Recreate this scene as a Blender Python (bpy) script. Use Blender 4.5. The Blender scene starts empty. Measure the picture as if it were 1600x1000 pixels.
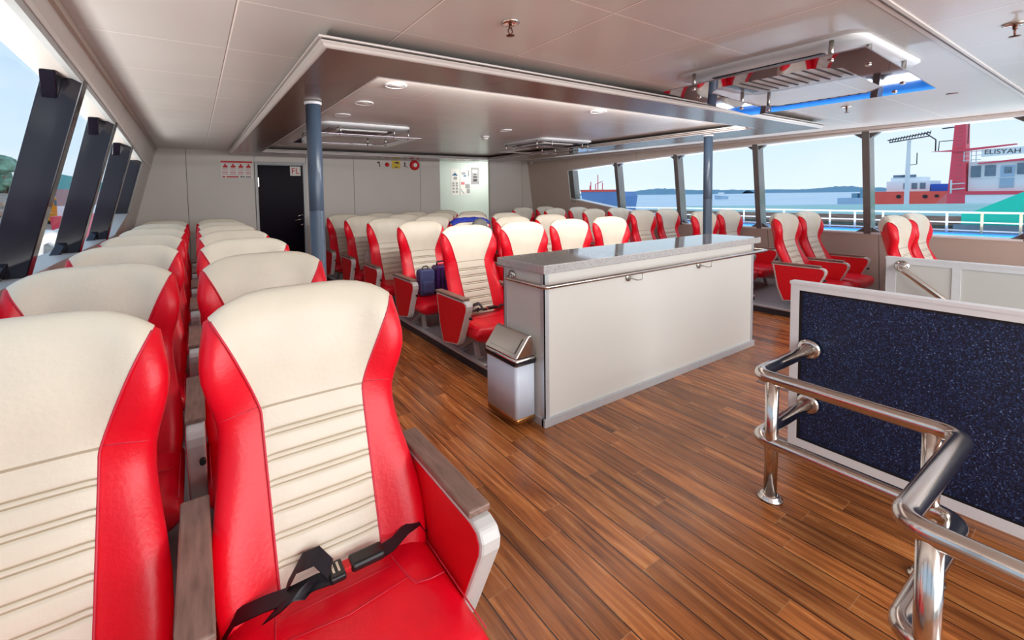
import bpy, bmesh, math, random
from mathutils import Vector, Matrix
random.seed(7)
C = bpy.context.scene.collection
PI = math.pi
TILT = 0.0105                      # the deckhead rises slightly towards the far end
def zc(y, c=2.14): return c + TILT*y

# ------------------------------------------------------------------ materials
def lin(c):
    c = c/255.0
    return c/12.92 if c <= 0.04045 else ((c+0.055)/1.055)**2.4
def rgb(r, g, b): return (lin(r), lin(g), lin(b), 1)
class NT:
    def __init__(s, m): s.t = m.node_tree; s.n = s.t.nodes; s.l = s.t.links
    def new(s, ty, **kw):
        n = s.n.new(ty)
        for k, v in kw.items(): setattr(n, k, v)
        return n
    def link(s, a, b): s.l.new(a, b)
    def math(s, op, a, b=None, c=None):
        n = s.new('ShaderNodeMath', operation=op)
        for i, v in enumerate((a, b, c)):
            if v is None: continue
            if isinstance(v, (int, float)): n.inputs[i].default_value = v
            else: s.link(v, n.inputs[i])
        return n.outputs[0]
    def ramp(s, fac, stops):
        n = s.new('ShaderNodeValToRGB'); e = n.color_ramp.elements
        e[0].position, e[0].color = stops[0]; e[1].position, e[1].color = stops[-1]
        for p, c in stops[1:-1]:
            k = e.new(p); k.color = c
        s.link(fac, n.inputs[0]); return n.outputs[0]
    def mix(s, fac, a, b):
        n = s.new('ShaderNodeMix', data_type='RGBA')
        for i, v in ((0, fac), (6, a), (7, b)):
            if isinstance(v, (int, float, tuple)): n.inputs[i].default_value = v
            else: s.link(v, n.inputs[i])
        return n.outputs[2]
MATS = {}
def mat(name, col, rough=0.5, metal=0.0, noise=0.0, nscale=30.0, bump=0.0, bscale=60.0, coat=0.0, spec=0.5, stretch=None):
    m = bpy.data.materials.new(name); m.use_nodes = True
    t = NT(m); b = t.n['Principled BSDF']
    b.inputs['Base Color'].default_value = col; b.inputs['Roughness'].default_value = rough
    b.inputs['Metallic'].default_value = metal; b.inputs['Coat Weight'].default_value = coat
    b.inputs['Specular IOR Level'].default_value = spec
    tc = t.new('ShaderNodeTexCoord'); src = tc.outputs['Object']
    if stretch:
        mp = t.new('ShaderNodeMapping'); mp.inputs['Scale'].default_value = stretch
        t.link(src, mp.inputs[0]); src = mp.outputs[0]
    nz = t.new('ShaderNodeTexNoise'); nz.inputs['Scale'].default_value = nscale; nz.inputs['Detail'].default_value = 4
    t.link(src, nz.inputs['Vector'])
    lo = tuple(c*(1-noise) for c in col[:3])+(1,); hi = tuple(min(1, c*(1+noise)) for c in col[:3])+(1,)
    t.link(t.ramp(nz.outputs[0], [(0.3, lo), (0.7, hi)]), b.inputs['Base Color'])
    if bump:
        n2 = t.new('ShaderNodeTexNoise'); n2.inputs['Scale'].default_value = bscale; n2.inputs['Detail'].default_value = 3
        t.link(src, n2.inputs['Vector'])
        bp = t.new('ShaderNodeBump'); bp.inputs['Strength'].default_value = bump; bp.inputs['Distance'].default_value = 0.004
        t.link(n2.outputs[0], bp.inputs['Height']); t.link(bp.outputs[0], b.inputs['Normal'])
    MATS[name] = m; return m
CREAMDARK = mat('cream_groove_shade', rgb(176,160,134), 0.5, noise=0.05)  # darker cream: groove shade painted into the ribs and headrest seam
CREAM = mat('cream_leather', rgb(222,213,194), 0.42, noise=0.03, nscale=9, bump=0.22, bscale=70)
RED = mat('red_leather', rgb(226,4,34), 0.36, noise=0.10, nscale=7, bump=0.20, bscale=90, spec=0.45)
PIPING = mat('pink_piping', rgb(206,44,66), 0.5, noise=0.05)
REDPANEL = mat('red_laminate', rgb(226,12,30), 0.42, noise=0.03)
WOODPAD = mat('grey_brown_wood', rgb(132,104,92), 0.45, noise=0.30, nscale=9, stretch=(8,1.2,8), bump=0.1)
GREYPAINT = mat('light_grey_paint', rgb(205,203,200), 0.4, noise=0.03)
LEGGREY = mat('leg_grey', rgb(176,176,174), 0.4, noise=0.05)
BLACK = mat('black_webbing', rgb(20,18,28), 0.5, noise=0.2, nscale=200)
BLACKPL = mat('black_plastic', rgb(22,22,24), 0.35, noise=0.1)
CHROME = mat('polished_steel', rgb(212,204,197), 0.17, metal=1.0, noise=0.04, nscale=5)
BRUSHED = mat('brushed_steel', rgb(190,186,182), 0.28, metal=1.0, noise=0.06, nscale=12)
ALU = mat('aluminium', rgb(196,199,203), 0.35, metal=0.35, noise=0.03)
WHITEFRAME = mat('white_frame', rgb(226,226,228), 0.35, noise=0.02)
WALL = mat('wall_beige', rgb(204,196,188), 0.45, noise=0.015, nscale=2)
WALLTAN = mat('wall_tan', rgb(190,174,162), 0.45, noise=0.02, nscale=2)
JOINT = mat('dark_joint', rgb(96,88,84), 0.6, noise=0.1)
SOFFIT = mat('brown_gloss_soffit', rgb(118,92,80), 0.24, noise=0.04, nscale=3, spec=0.6)
MOULD = mat('moulding_white', rgb(214,206,200), 0.3, noise=0.02)
SHADOWGAP = mat('recess_shade', rgb(40,32,30), 0.6, noise=0.1)  # near-black colour standing in for the shade in the ring's gaps
COLUMN = mat('blue_grey_paint', rgb(62,76,94), 0.32, noise=0.08, nscale=4)
COUNTERW = mat('counter_white', rgb(214,212,206), 0.38, noise=0.015, nscale=2)
DARKPILLAR = mat('black_gloss', rgb(24,20,30), 0.10, noise=0.2, nscale=3, spec=0.45)
LITPILLAR = mat('black_gloss_lit', rgb(96,92,90), 0.18, noise=0.12, nscale=3, spec=0.6)  # same black gloss as the left pillars, greyed to paint daylight on it
VINYL = mat('grey_vinyl', rgb(136,134,138), 0.4, noise=0.06, nscale=20)
NAVYSIDE = mat('dark_navy_side', rgb(34,40,50), 0.35, noise=0.25, nscale=10)
BINWHITE = mat('bin_white', rgb(206,216,230), 0.3, noise=0.04, nscale=6)
BINBASE = mat('bronze_base', rgb(170,120,70), 0.2, metal=0.8, noise=0.08)
DOORBLACK = mat('door_black', rgb(14,5,20), 0.30, noise=0.4, nscale=2, spec=0.03)
PAPER = mat('paper_white', rgb(226,222,216), 0.6, noise=0.02)
PRINTRED = mat('print_red', rgb(200,20,30), 0.6, noise=0.05)
PRINTDARK = mat('print_dark', rgb(60,52,56), 0.6, noise=0.1)
PRINTGREY = mat('print_grey', rgb(150,146,146), 0.6, noise=0.1)
PRINTPINK = mat('print_pink', rgb(206,110,120), 0.6, noise=0.1)
YELLOW = mat('sign_yellow', rgb(214,180,40), 0.5, noise=0.05)
BLUEPAPER = mat('print_blue', rgb(30,90,130), 0.6, noise=0.1)
CORRIDOR = mat('corridor_green_white', rgb(206,214,206), 0.45, noise=0.02)
BLUEBAG = mat('blue_nylon', rgb(66,74,120), 0.55, noise=0.12, nscale=15, bump=0.3, bscale=40)
PURPLEBAG = mat('purple_nylon', rgb(62,28,92), 0.4, noise=0.15, nscale=12, bump=0.2, bscale=30)
BLUECLOTH = mat('royal_blue_cloth', rgb(28,48,150), 0.6, noise=0.3, nscale=25, bump=0.5, bscale=40)
GREYCLOTH = mat('grey_cloth', rgb(112,110,106), 0.7, noise=0.3, nscale=30, bump=0.4, bscale=60)
WHITECLOTH = mat('white_cloth', rgb(214,206,196), 0.7, noise=0.15, nscale=30, bump=0.4, bscale=40)
BRONZE = mat('bronze_metal', rgb(110,70,60), 0.3, metal=0.9, noise=0.1)
# exterior
HULLRED = mat('ship_red', rgb(255,92,76), 0.5, noise=0.08, nscale=1)
SHIPPINK = mat('ship_crimson', rgb(252,82,102), 0.5, noise=0.06, nscale=1)
SHIPWHITE = mat('ship_white', rgb(253,254,255), 0.5, noise=0.03, nscale=1)
SHIPGLASS = mat('ship_glass', rgb(110,130,146), 0.2, noise=0.3, nscale=2)
NAVYHULL = mat('navy_hull', rgb(112,146,194), 0.5, noise=0.08, nscale=0.2)  # navy lightened, distance haze painted into the colour
TEAL = mat('teal_hull', rgb(14,214,186), 0.5, noise=0.06, nscale=1)
TEALPALE = mat('pale_teal_tarp', rgb(170,214,206), 0.6, noise=0.06, nscale=1)
TEALWALL = mat('teal_warehouse', rgb(86,172,168), 0.6, noise=0.06, nscale=0.2)
SLATE = mat('slate_blue_base', rgb(72,92,128), 0.6, noise=0.1, nscale=0.2)
BLUEDECK = mat('bright_blue_deck', rgb(24,150,236), 0.5, noise=0.05, nscale=1)
RAILWHITE = mat('rail_white', rgb(240,240,238), 0.45, noise=0.02)
RAILCREAM = mat('rail_cream', rgb(240,216,170), 0.45, noise=0.05)
RUST = mat('rusty_brown', rgb(138,112,100), 0.7, noise=0.5, nscale=3, stretch=(1,1,12))
DIRT = mat('wharf_dirt', rgb(168,150,134), 0.9, noise=0.35, nscale=0.6, bump=0.6, bscale=2)
TIMBER = mat('timber', rgb(196,160,136), 0.8, noise=0.3, nscale=3)
ORANGE = mat('machine_orange', rgb(250,160,20), 0.5, noise=0.06)
FOLIAGE = mat('foliage', rgb(140,172,146), 0.8, noise=0.55, nscale=0.9, bump=0.8, bscale=1.2)  # green lightened to paint in the haze
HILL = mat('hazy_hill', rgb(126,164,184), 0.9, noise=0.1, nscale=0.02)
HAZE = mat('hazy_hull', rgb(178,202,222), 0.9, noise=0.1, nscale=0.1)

def carpet_mat():
    m = bpy.data.materials.new('speckled_navy_glass'); m.use_nodes = True; t = NT(m); b = t.n['Principled BSDF']
    tc = t.new('ShaderNodeTexCoord'); n = t.new('ShaderNodeTexNoise'); n.inputs['Scale'].default_value = 170; n.inputs['Detail'].default_value = 3
    t.link(tc.outputs['Object'], n.inputs['Vector'])
    t.link(t.ramp(n.outputs[0], [(0.42, rgb(8,16,34)), (0.55, rgb(20,38,76)), (0.66, rgb(54,80,126)), (0.79, rgb(184,200,222))]), b.inputs['Base Color'])
    b.inputs['Roughness'].default_value = 0.35
    bp = t.new('ShaderNodeBump'); bp.inputs['Strength'].default_value = 0.5; bp.inputs['Distance'].default_value = 0.003
    t.link(n.outputs[0], bp.inputs['Height']); t.link(bp.outputs[0], b.inputs['Normal'])
    return m
SPECK = carpet_mat()
def stone_mat():
    m = bpy.data.materials.new('grey_stone_top'); m.use_nodes = True; t = NT(m); b = t.n['Principled BSDF']
    tc = t.new('ShaderNodeTexCoord'); n = t.new('ShaderNodeTexNoise'); n.inputs['Scale'].default_value = 90; n.inputs['Detail'].default_value = 6
    t.link(tc.outputs['Object'], n.inputs['Vector'])
    n2 = t.new('ShaderNodeTexNoise'); n2.inputs['Scale'].default_value = 5; t.link(tc.outputs['Object'], n2.inputs['Vector'])
    c1 = t.ramp(n.outputs[0], [(0.3, rgb(162,160,160)), (0.5, rgb(182,181,181)), (0.7, rgb(194,194,194))])
    t.link(t.mix(t.math('MULTIPLY', n2.outputs[0], 0.35), c1, rgb(166,162,160)), b.inputs['Base Color'])
    b.inputs['Roughness'].default_value = 0.08; b.inputs['Specular IOR Level'].default_value = 0.7; b.inputs['Coat Weight'].default_value = 0.35; b.inputs['Coat Roughness'].default_value = 0.04
    return m
STONE = stone_mat()
def floor_mat():
    m = bpy.data.materials.new('teak_planks'); m.use_nodes = True; t = NT(m); b = t.n['Principled BSDF']
    tc = t.new('ShaderNodeTexCoord'); sp = t.new('ShaderNodeSeparateXYZ'); t.link(tc.outputs['Object'], sp.inputs[0])
    X, Y = sp.outputs[0], sp.outputs[1]
    W = 0.109
    px = t.math('DIVIDE', t.math('ADD', X, 20.0+0.026), W)
    row = t.math('FLOOR', px); fx = t.math('FRACT', px)
    wn = t.new('ShaderNodeTexWhiteNoise', noise_dimensions='1D'); t.link(row, wn.inputs['W'])
    yy = t.math('ADD', t.math('DIVIDE', Y, 0.85), t.math('MULTIPLY', wn.outputs['Value'], 7.3))
    yrow = t.math('FLOOR', yy); fy = t.math('FRACT', yy)
    w2 = t.new('ShaderNodeTexWhiteNoise', noise_dimensions='2D'); cb = t.new('ShaderNodeCombineXYZ')
    t.link(row, cb.inputs[0]); t.link(yrow, cb.inputs[1]); t.link(cb.outputs[0], w2.inputs['Vector'])
    # grain
    cg = t.new('ShaderNodeCombineXYZ')
    t.link(t.math('MULTIPLY', X, 26.0), cg.inputs[0])
    t.link(t.math('ADD', t.math('MULTIPLY', Y, 1.5), t.math('MULTIPLY', w2.outputs['Value'], 60.0)), cg.inputs[1])
    t.link(t.math('MULTIPLY', w2.outputs['Value'], 13.0), cg.inputs[2])
    g = t.new('ShaderNodeTexNoise'); g.inputs['Scale'].default_value = 1.3; g.inputs['Detail'].default_value = 8; g.inputs['Roughness'].default_value = 0.62; g.inputs['Distortion'].default_value = 0.6
    t.link(cg.outputs[0], g.inputs['Vector'])
    col = t.ramp(g.outputs[0], [(0.26, rgb(78,38,18)), (0.42, rgb(146,84,42)), (0.55, rgb(184,112,58)), (0.75, rgb(212,146,82))])
    hue = t.new('ShaderNodeHueSaturation'); t.link(col, hue.inputs['Color'])
    t.link(t.math('ADD', t.math('MULTIPLY', w2.outputs['Value'], 0.55), 0.60), hue.inputs['Value'])
    ex = t.math('LESS_THAN', t.math('MINIMUM', fx, t.math('SUBTRACT', 1.0, fx)), 0.021)
    ey = t.math('LESS_THAN', t.math('MINIMUM', fy, t.math('SUBTRACT', 1.0, fy)), 0.0018)
    c2 = t.mix(t.math('MULTIPLY', ey, 0.55), hue.outputs[0], rgb(190,140,96))
    c3 = t.mix(ex, c2, rgb(30,16,10))
    t.link(c3, b.inputs['Base Color'])
    t.link(t.math('ADD', t.math('MULTIPLY', g.outputs[0], 0.14), 0.19), b.inputs['Roughness'])
    bp = t.new('ShaderNodeBump'); bp.inputs['Strength'].default_value = 0.25; bp.inputs['Distance'].default_value = 0.002
    t.link(t.math('SUBTRACT', g.outputs[0], t.math('MULTIPLY', ex, 1.5)), bp.inputs['Height']); t.link(bp.outputs[0], b.inputs['Normal'])
    return m
TEAK = floor_mat()
def ceil_mat():
    m = bpy.data.materials.new('ceiling_panels'); m.use_nodes = True; t = NT(m); b = t.n['Principled BSDF']
    tc = t.new('ShaderNodeTexCoord'); sp = t.new('ShaderNodeSeparateXYZ'); t.link(tc.outputs['Object'], sp.inputs[0])
    X, Y = sp.outputs[0], sp.outputs[1]
    def line(v, off, pitch, half):
        f = t.math('FRACT', t.math('DIVIDE', t.math('ADD', v, 40*pitch-off), pitch))
        d = t.math('MULTIPLY', t.math('MINIMUM', f, t.math('SUBTRACT', 1.0, f)), pitch)
        return t.math('LESS_THAN', d, half)
    lx = line(X, 0.172, 0.672, 0.0035); ly = line(Y, 1.916, 0.657, 0.0030)
    dk = line(X, 0.167, 0.672, 0.0022)
    n = t.new('ShaderNodeTexNoise'); n.inputs['Scale'].default_value = 1.2; t.link(tc.outputs['Object'], n.inputs['Vector'])
    base = t.ramp(n.outputs[0], [(0.3, rgb(204,197,190)), (0.7, rgb(212,206,200))])
    c = t.mix(ly, base, rgb(244,234,224)); c = t.mix(lx, c, rgb(250,242,234)); c = t.mix(t.math('MULTIPLY', dk, 0.8), c, rgb(120,96,84))
    t.link(c, b.inputs['Base Color']); b.inputs['Roughness'].default_value = 0.27; b.inputs['Specular IOR Level'].default_value = 0.5
    return m
CEIL = ceil_mat()
def glass_mat(name, col, mixf):
    m = bpy.data.materials.new(name); m.use_nodes = True; t = NT(m)
    for n in list(t.n):
        if n.type == 'BSDF_PRINCIPLED': t.n.remove(n)
    out = [n for n in t.n if n.type == 'OUTPUT_MATERIAL'][0]
    tr = t.new('ShaderNodeBsdfTransparent'); tr.inputs[0].default_value = col
    gl = t.new('ShaderNodeBsdfGlossy'); gl.inputs['Roughness'].default_value = 0.02
    fr = t.new('ShaderNodeFresnel'); fr.inputs['IOR'].default_value = 1.4
    mx = t.new('ShaderNodeMixShader'); t.link(t.math('MULTIPLY', fr.outputs[0], mixf), mx.inputs[0])
    t.link(tr.outputs[0], mx.inputs[1]); t.link(gl.outputs[0], mx.inputs[2]); t.link(mx.outputs[0], out.inputs[0])
    return m
GLASS = glass_mat('window_glass', (0.95,0.98,1,1), 0.3)
MIRROR = mat('mirror_acrylic', rgb(186,176,186), 0.03, metal=1.0, noise=0.01, nscale=1)
def water_mat():
    m = bpy.data.materials.new('sea_water'); m.use_nodes = True; t = NT(m); b = t.n['Principled BSDF']
    tc = t.new('ShaderNodeTexCoord'); n = t.new('ShaderNodeTexNoise'); n.inputs['Scale'].default_value = 0.02; n.inputs['Detail'].default_value = 5
    mp = t.new('ShaderNodeMapping'); mp.inputs['Scale'].default_value = (4, 1, 1); t.link(tc.outputs['Object'], mp.inputs[0]); t.link(mp.outputs[0], n.inputs['Vector'])
    t.link(t.ramp(n.outputs[0], [(0.35, rgb(186,212,230)), (0.65, rgb(222,236,244))]), b.inputs['Base Color'])
    b.inputs['Roughness'].default_value = 0.35
    n2 = t.new('ShaderNodeTexNoise'); n2.inputs['Scale'].default_value = 0.5; t.link(tc.outputs['Object'], n2.inputs['Vector'])
    bp = t.new('ShaderNodeBump'); bp.inputs['Strength'].default_value = 0.3; t.link(n2.outputs[0], bp.inputs['Height']); t.link(bp.outputs[0], b.inputs['Normal'])
    return m
WATER = water_mat()

# ------------------------------------------------------------------ mesh helpers
class MB:
    def __init__(s): s.v = []; s.f = []; s.mi = []; s.sm = []
    def add(s, vs, fs, mi=0, smooth=False):
        o = len(s.v); s.v += [tuple(v) for v in vs]
        for f in fs: s.f.append([i+o for i in f]); s.mi.append(mi); s.sm.append(smooth)
        return s
    def box(s, a, b, mi=0):
        (x0,y0,z0),(x1,y1,z1) = a, b
        return s.add([(x0,y0,z0),(x1,y0,z0),(x1,y1,z0),(x0,y1,z0),(x0,y0,z1),(x1,y0,z1),(x1,y1,z1),(x0,y1,z1)],
              [(0,3,2,1),(4,5,6,7),(0,1,5,4),(1,2,6,5),(2,3,7,6),(3,0,4,7)], mi)
    def hexa(s, p, mi=0):                       # 8 corners, bottom loop then top loop
        return s.add(p, [(0,3,2,1),(4,5,6,7),(0,1,5,4),(1,2,6,5),(2,3,7,6),(3,0,4,7)], mi)
    def prism(s, pts, off, mi=0, smooth=False):              # polygon + offset vector
        n = len(pts); off = Vector(off)
        a = [Vector(p) for p in pts]; b = [p+off for p in a]
        fs = [tuple(range(n))[::-1], tuple(range(n, 2*n))]
        s.add(a+b, fs, mi)
        return s.add(a+b, [(i,(i+1)%n,(i+1)%n+n,i+n) for i in range(n)], mi, smooth)
    def tube(s, path, r, seg=14, mi=0, closed=False, caps=True):
        P = [Vector(p) for p in path]; n = len(P); rings = []
        up = None
        for i in range(n):
            if closed: d = P[(i+1)%n]-P[i-1]
            else: d = P[min(i+1,n-1)]-P[max(i-1,0)]
            d.normalize()
            if up is None:
                up = Vector((0,0,1)) if abs(d.z) < 0.9 else Vector((1,0,0))
            x = d.cross(up)
            if x.length < 1e-6: x = d.orthogonal()
            x.normalize(); up = x.cross(d).normalized()
            rr = r[i] if isinstance(r, (list, tuple)) else r
            rings.append([P[i]+x*(rr*math.cos(2*PI*k/seg))+up*(rr*math.sin(2*PI*k/seg)) for k in range(seg)])
        vs = [v for q in rings for v in q]; fs = []
        m = n if closed else n-1
        for i in range(m):
            j = (i+1)%n
            for k in range(seg):
                k2 = (k+1)%seg; fs.append((i*seg+k, i*seg+k2, j*seg+k2, j*seg+k))
        s.add(vs, fs, mi, True)
        if caps and not closed:
            s.add(rings[0], [tuple(range(seg))[::-1]], mi); s.add(rings[-1], [tuple(range(seg))], mi)
        return s
    def lathe(s, c, prof, seg=24, axis='z', mi=0):           # profile (r,h) along axis from centre c
        c = Vector(c); vs = []
        for r, h in prof:
            for k in range(seg):
                a = 2*PI*k/seg; p, q = r*math.cos(a), r*math.sin(a)
                vs.append(c+Vector({'z':(p,q,h),'x':(h,p,q),'y':(q,h,p)}[axis]))
        n = len(prof); fs = []
        for i in range(n-1):
            for k in range(seg):
                k2 = (k+1)%seg; fs.append((i*seg+k, i*seg+k2, (i+1)*seg+k2, (i+1)*seg+k))
        s.add(vs, fs, mi, True)
        s.add(vs[:seg], [tuple(range(seg))[::-1]], mi); s.add(vs[-seg:], [tuple(range(seg))], mi)
        return s
    def grid(s, rows, mi=0, smooth=True, closed_u=False):
        n = len(rows); k = len(rows[0]); fs = []
        for i in range(n-1):
            for j in range(k if closed_u else k-1):
                j2 = (j+1)%k; fs.append((i*k+j, i*k+j2, (i+1)*k+j2, (i+1)*k+j))
        return s.add([v for r in rows for v in r], fs, mi, smooth)
    def build(s, name, mats, parent=None, bevel=0.0, seg=2):
        me = bpy.data.meshes.new(name); me.from_pydata([tuple(v) for v in s.v], [], s.f)
        if not isinstance(mats, (list, tuple)): mats = [mats]
        for m in mats: me.materials.append(m)
        me.polygons.foreach_set('material_index', s.mi); me.polygons.foreach_set('use_smooth', s.sm)
        bm = bmesh.new(); bm.from_mesh(me); bmesh.ops.remove_doubles(bm, verts=bm.verts, dist=1e-5)
        bmesh.ops.recalc_face_normals(bm, faces=bm.faces); bm.to_mesh(me); bm.free(); me.update()
        o = bpy.data.objects.new(name, me); C.objects.link(o)
        if parent: o.parent = parent
        if bevel:
            b = o.modifiers.new('bevel', 'BEVEL'); b.width = bevel; b.segments = seg; b.limit_method = 'ANGLE'; b.angle_limit = 0.7
        return o
def fillet(pts, r, n=7):
    P = [Vector(p) for p in pts]; out = [P[0]]
    for i in range(1, len(P)-1):
        a, b, c = P[i-1], P[i], P[i+1]
        d1 = (a-b).normalized(); d2 = (c-b).normalized(); ang = d1.angle(d2)
        t = min(r/math.tan(ang/2), (a-b).length*0.49, (c-b).length*0.49)
        p0, p1 = b+d1*t, b+d2*t
        for k in range(n+1):
            u = k/n; out.append(p0*(1-u)**2+b*2*u*(1-u)+p1*u*u)
    return out+[P[-1]]
def tag(o, label=None, cat=None, group=None, kind=None):
    if label: o['label'] = label
    if cat: o['category'] = cat
    if group: o['group'] = group
    if kind: o['kind'] = kind
    return o
def empty(name, loc=(0,0,0), rz=0, label=None, cat=None, group=None, kind=None):
    o = bpy.data.objects.new(name, None); C.objects.link(o); o.location = loc; o.rotation_euler = (0,0,rz); o.empty_display_size = 0.1
    return tag(o, label, cat, group, kind)
def struct(o): o['kind'] = 'structure'; return o
def copy_tree(o, parent=None):
    c = o.copy(); C.objects.link(c); c.parent = parent
    for ch in o.children: copy_tree(ch, c)
    return c
def text_obj(txt, size, m, parent, mtx, extrude=0.0, name='lettering'):
    cu = bpy.data.curves.new('t', 'FONT'); cu.body = txt; cu.size = size; cu.align_x = 'CENTER'; cu.align_y = 'CENTER'; cu.extrude = extrude
    to = bpy.data.objects.new('t', cu); C.objects.link(to)
    dg = bpy.context.evaluated_depsgraph_get(); me = bpy.data.meshes.new_from_object(to.evaluated_get(dg))
    bpy.data.objects.remove(to)
    me.materials.clear(); me.materials.append(m); me.transform(mtx)
    o = bpy.data.objects.new(name, me); C.objects.link(o)
    if parent: o.parent = parent
    return o
def smooth01(a, b, x):
    t = max(0, min(1, (x-a)/(b-a))); return t*t*(3-2*t)
def interp(x, tab):
    if x <= tab[0][0]: return tab[0][1]
    for (a, p), (b, q) in zip(tab, tab[1:]):
        if x <= b:
            i = tab.index((a, p)); t = (x-a)/(b-a); h = b-a
            m0 = (q-tab[i-1][1])/(b-tab[i-1][0]) if i > 0 else (q-p)/h
            m1 = (tab[i+2][1]-p)/(tab[i+2][0]-a) if i+2 < len(tab) else (q-p)/h
            return (2*t**3-3*t*t+1)*p+(t**3-2*t*t+t)*h*m0+(-2*t**3+3*t*t)*q+(t**3-t*t)*h*m1
    return tab[-1][1]

# ------------------------------------------------------------------ camera
cam = bpy.data.cameras.new('camera'); co = bpy.data.objects.new('camera', cam); C.objects.link(co)
R = ((0.84326537,-0.53722212,-0.01720214),(-0.04357656,-0.0364323,-0.99838558),(0.53572811,0.84265359,-0.05413239))
co.matrix_world = Matrix(((R[0][0],-R[1][0],-R[2][0],0),(R[0][1],-R[1][1],-R[2][1],0),(R[0][2],-R[1][2],-R[2][2],1.4),(0,0,0,1)))
cam.sensor_width = 36; cam.sensor_fit = 'HORIZONTAL'; cam.lens = 682.314/1600*36
cam.shift_x = 60/1600; cam.shift_y = -157.5/1600; cam.clip_start = 0.02; cam.clip_end = 20000
bpy.context.scene.camera = co

# ------------------------------------------------------------------ setting: floor, platforms, stairs
YB, YF = 8.5, -2.6                       # far bulkhead, open after end behind the viewer
f = MB(); f.box((-1.0,YF,-0.12),(2.76,YB,0)); f.box((2.76,1.02,-0.12),(4.24,YB,0)); f.box((4.24,YF,-0.12),(7.5,YB,0))
f.box((4.55,YB,-0.12),(5.9,10.2,0)); f.box((0.8,YB,-0.12),(1.8,YB+0.3,-0.001))
struct(f.build('floor', TEAK))
st = MB()
for i in range(7): st.box((2.76, 0.98-0.27*(i+1), -0.19*(i+1)-0.04),(4.24, 0.98-0.27*i, -0.19*(i+1)))
st.box((2.76,-1.0,-1.6),(4.24,1.0,-1.5)); st.box((2.72,-1.0,-1.6),(2.76,1.02,-0.12)); st.box((4.24,-1.0,-1.6),(4.28,1.02,-0.12)); st.box((2.76,1.0,-1.6),(4.24,1.04,-0.12))
struct(st.build('trim_1', VINYL))
def platform(name, x0, x1, y0, y1, h):
    p = MB(); p.box((x0,y0,0),(x1,y1,h-0.012), 1); p.box((x0+0.03,y0+0.03,h-0.012),(x1-0.03,y1-0.03,h), 0)
    p.box((x0-0.006,y0-0.006,h-0.014),(x0+0.03,y1,h+0.003), 2); p.box((x1-0.03,y0-0.006,h-0.014),(x1+0.006,y1,h+0.003), 2); p.box((x0,y0-0.006,h-0.014),(x1,y0+0.03,h+0.003), 2)
    return struct(p.build(name, [VINYL, NAVYSIDE, ALU]))
HP = 0.08
platform('trim_2', -0.80, 0.60, 0.55, YB-0.02, HP)
platform('trim_3', 1.83, 4.34, 2.72, YB-0.45, HP)
platform('trim_4', 5.45, 7.22, 0.55, YB-0.02, HP)

# ceiling
c = MB(); x0, x1 = -0.60, 7.45
c.add([(x0,YF,zc(YF)),(x1,YF,zc(YF)),(x1,YB+0.02,zc(YB)),(x0,YB+0.02,zc(YB)),(x0,YF,zc(YF)+.1),(x1,YF,zc(YF)+.1),(x1,YB+0.02,zc(YB)+.1),(x0,YB+0.02,zc(YB)+.1)],
      [(0,1,2,3),(4,7,6,5),(0,4,5,1),(1,5,6,2),(2,6,7,3),(3,7,4,0)])
struct(c.build('ceiling', CEIL))
t = MB(); t.box((x0,0.605,zc(0.6)-0.004),(x1,0.645,zc(0.62)+0.02), 0); t.box((x0,0.618,zc(0.6)-0.007),(x1,0.624,zc(0.62)+0.02), 1)
struct(t.build('trim_5', [MOULD, JOINT]))

# side walls: inclined inwards; window band with a chamfered far corner
XLs = lambda z, y=4.0: -0.485-0.267*(2.213-z)+0.0145*(8.5-y)
XRs = lambda z, y=4.0: 7.05+0.135*(2.0-z)
def topL(y): return 2.045-0.0028*max(0,y)**2
def topR(y): return 2.125-0.0038*max(0,y)**2
def side_wall(name, XF, top, sill, ye, sgn, y_chamf, z_chamf, th=0.16):
    w = MB()
    def P(y, z, o=0): return (XF(z,y)+sgn*o, y, z)
    def slab(pts, mi=0, t0=0.0, t1=th):
        n = len(pts); a = [P(y,z,t0) for y,z in pts]; b = [P(y,z,t1) for y,z in pts]
        w.add(a+b, [tuple(range(n)), tuple(range(n,2*n))[::-1]]+[(i,i+n,(i+1)%n+n,(i+1)%n) for i in range(n)], mi)
    G = 0.006
    # lower panels
    ys = [YF]+[v for v in (-1.9,-0.64,0.62,1.88,3.14,4.40,5.66) if v < y_chamf-0.1]+[y_chamf]
    for a, b in zip(ys, ys[1:]): slab([(a+G/2,0),(b-G/2,0),(b-G/2,sill),(a+G/2,sill)], 0)
    slab([(y_chamf,0),(ye-G/2,0),(ye-G/2,z_chamf),(y_chamf,sill)], 0)
    slab([(ye+G/2,0),(YB,0),(YB,zc(YB)),(ye+G/2,zc(ye))], 1)
    # header panels
    for a, b in zip(ys, ys[1:]+[]): slab([(a+G/2,top(a)),(b-G/2,top(b)),(b-G/2,zc(b)),(a+G/2,zc(a))], 1)
    yy = [y_chamf+(ye-y_chamf)*i/3 for i in range(4)]
    for a, b in zip(yy, yy[1:]): slab([(a+G/2,top(a)),(b-G/2,top(b)),(b-G/2,zc(b)),(a+G/2,zc(a))], 1)
    # dark backing seen in the joints
    slab([(YF,0),(ye+G,0),(ye+G,z_chamf-0.02),(y_chamf,sill-0.02),(YF,sill-0.02)], 2, 0.012, th-0.01)
    slab([(ye+G,zc(ye)-.005),(YF,zc(YF)-.005)]+[(YF+(ye+G-YF)*i/12, top(YF+(ye+G-YF)*i/12)+0.02) for i in range(13)], 2, 0.012, th-0.01)
    o = struct(w.build(name, [WALLTAN, WALL if sgn < 0 else WALLTAN, JOINT]))
    return o
SILL_L, SILL_R = 1.015, 0.825
side_wall('wall_left', XLs, topL, SILL_L, 6.98, -1, 6.10, 1.26)
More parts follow.
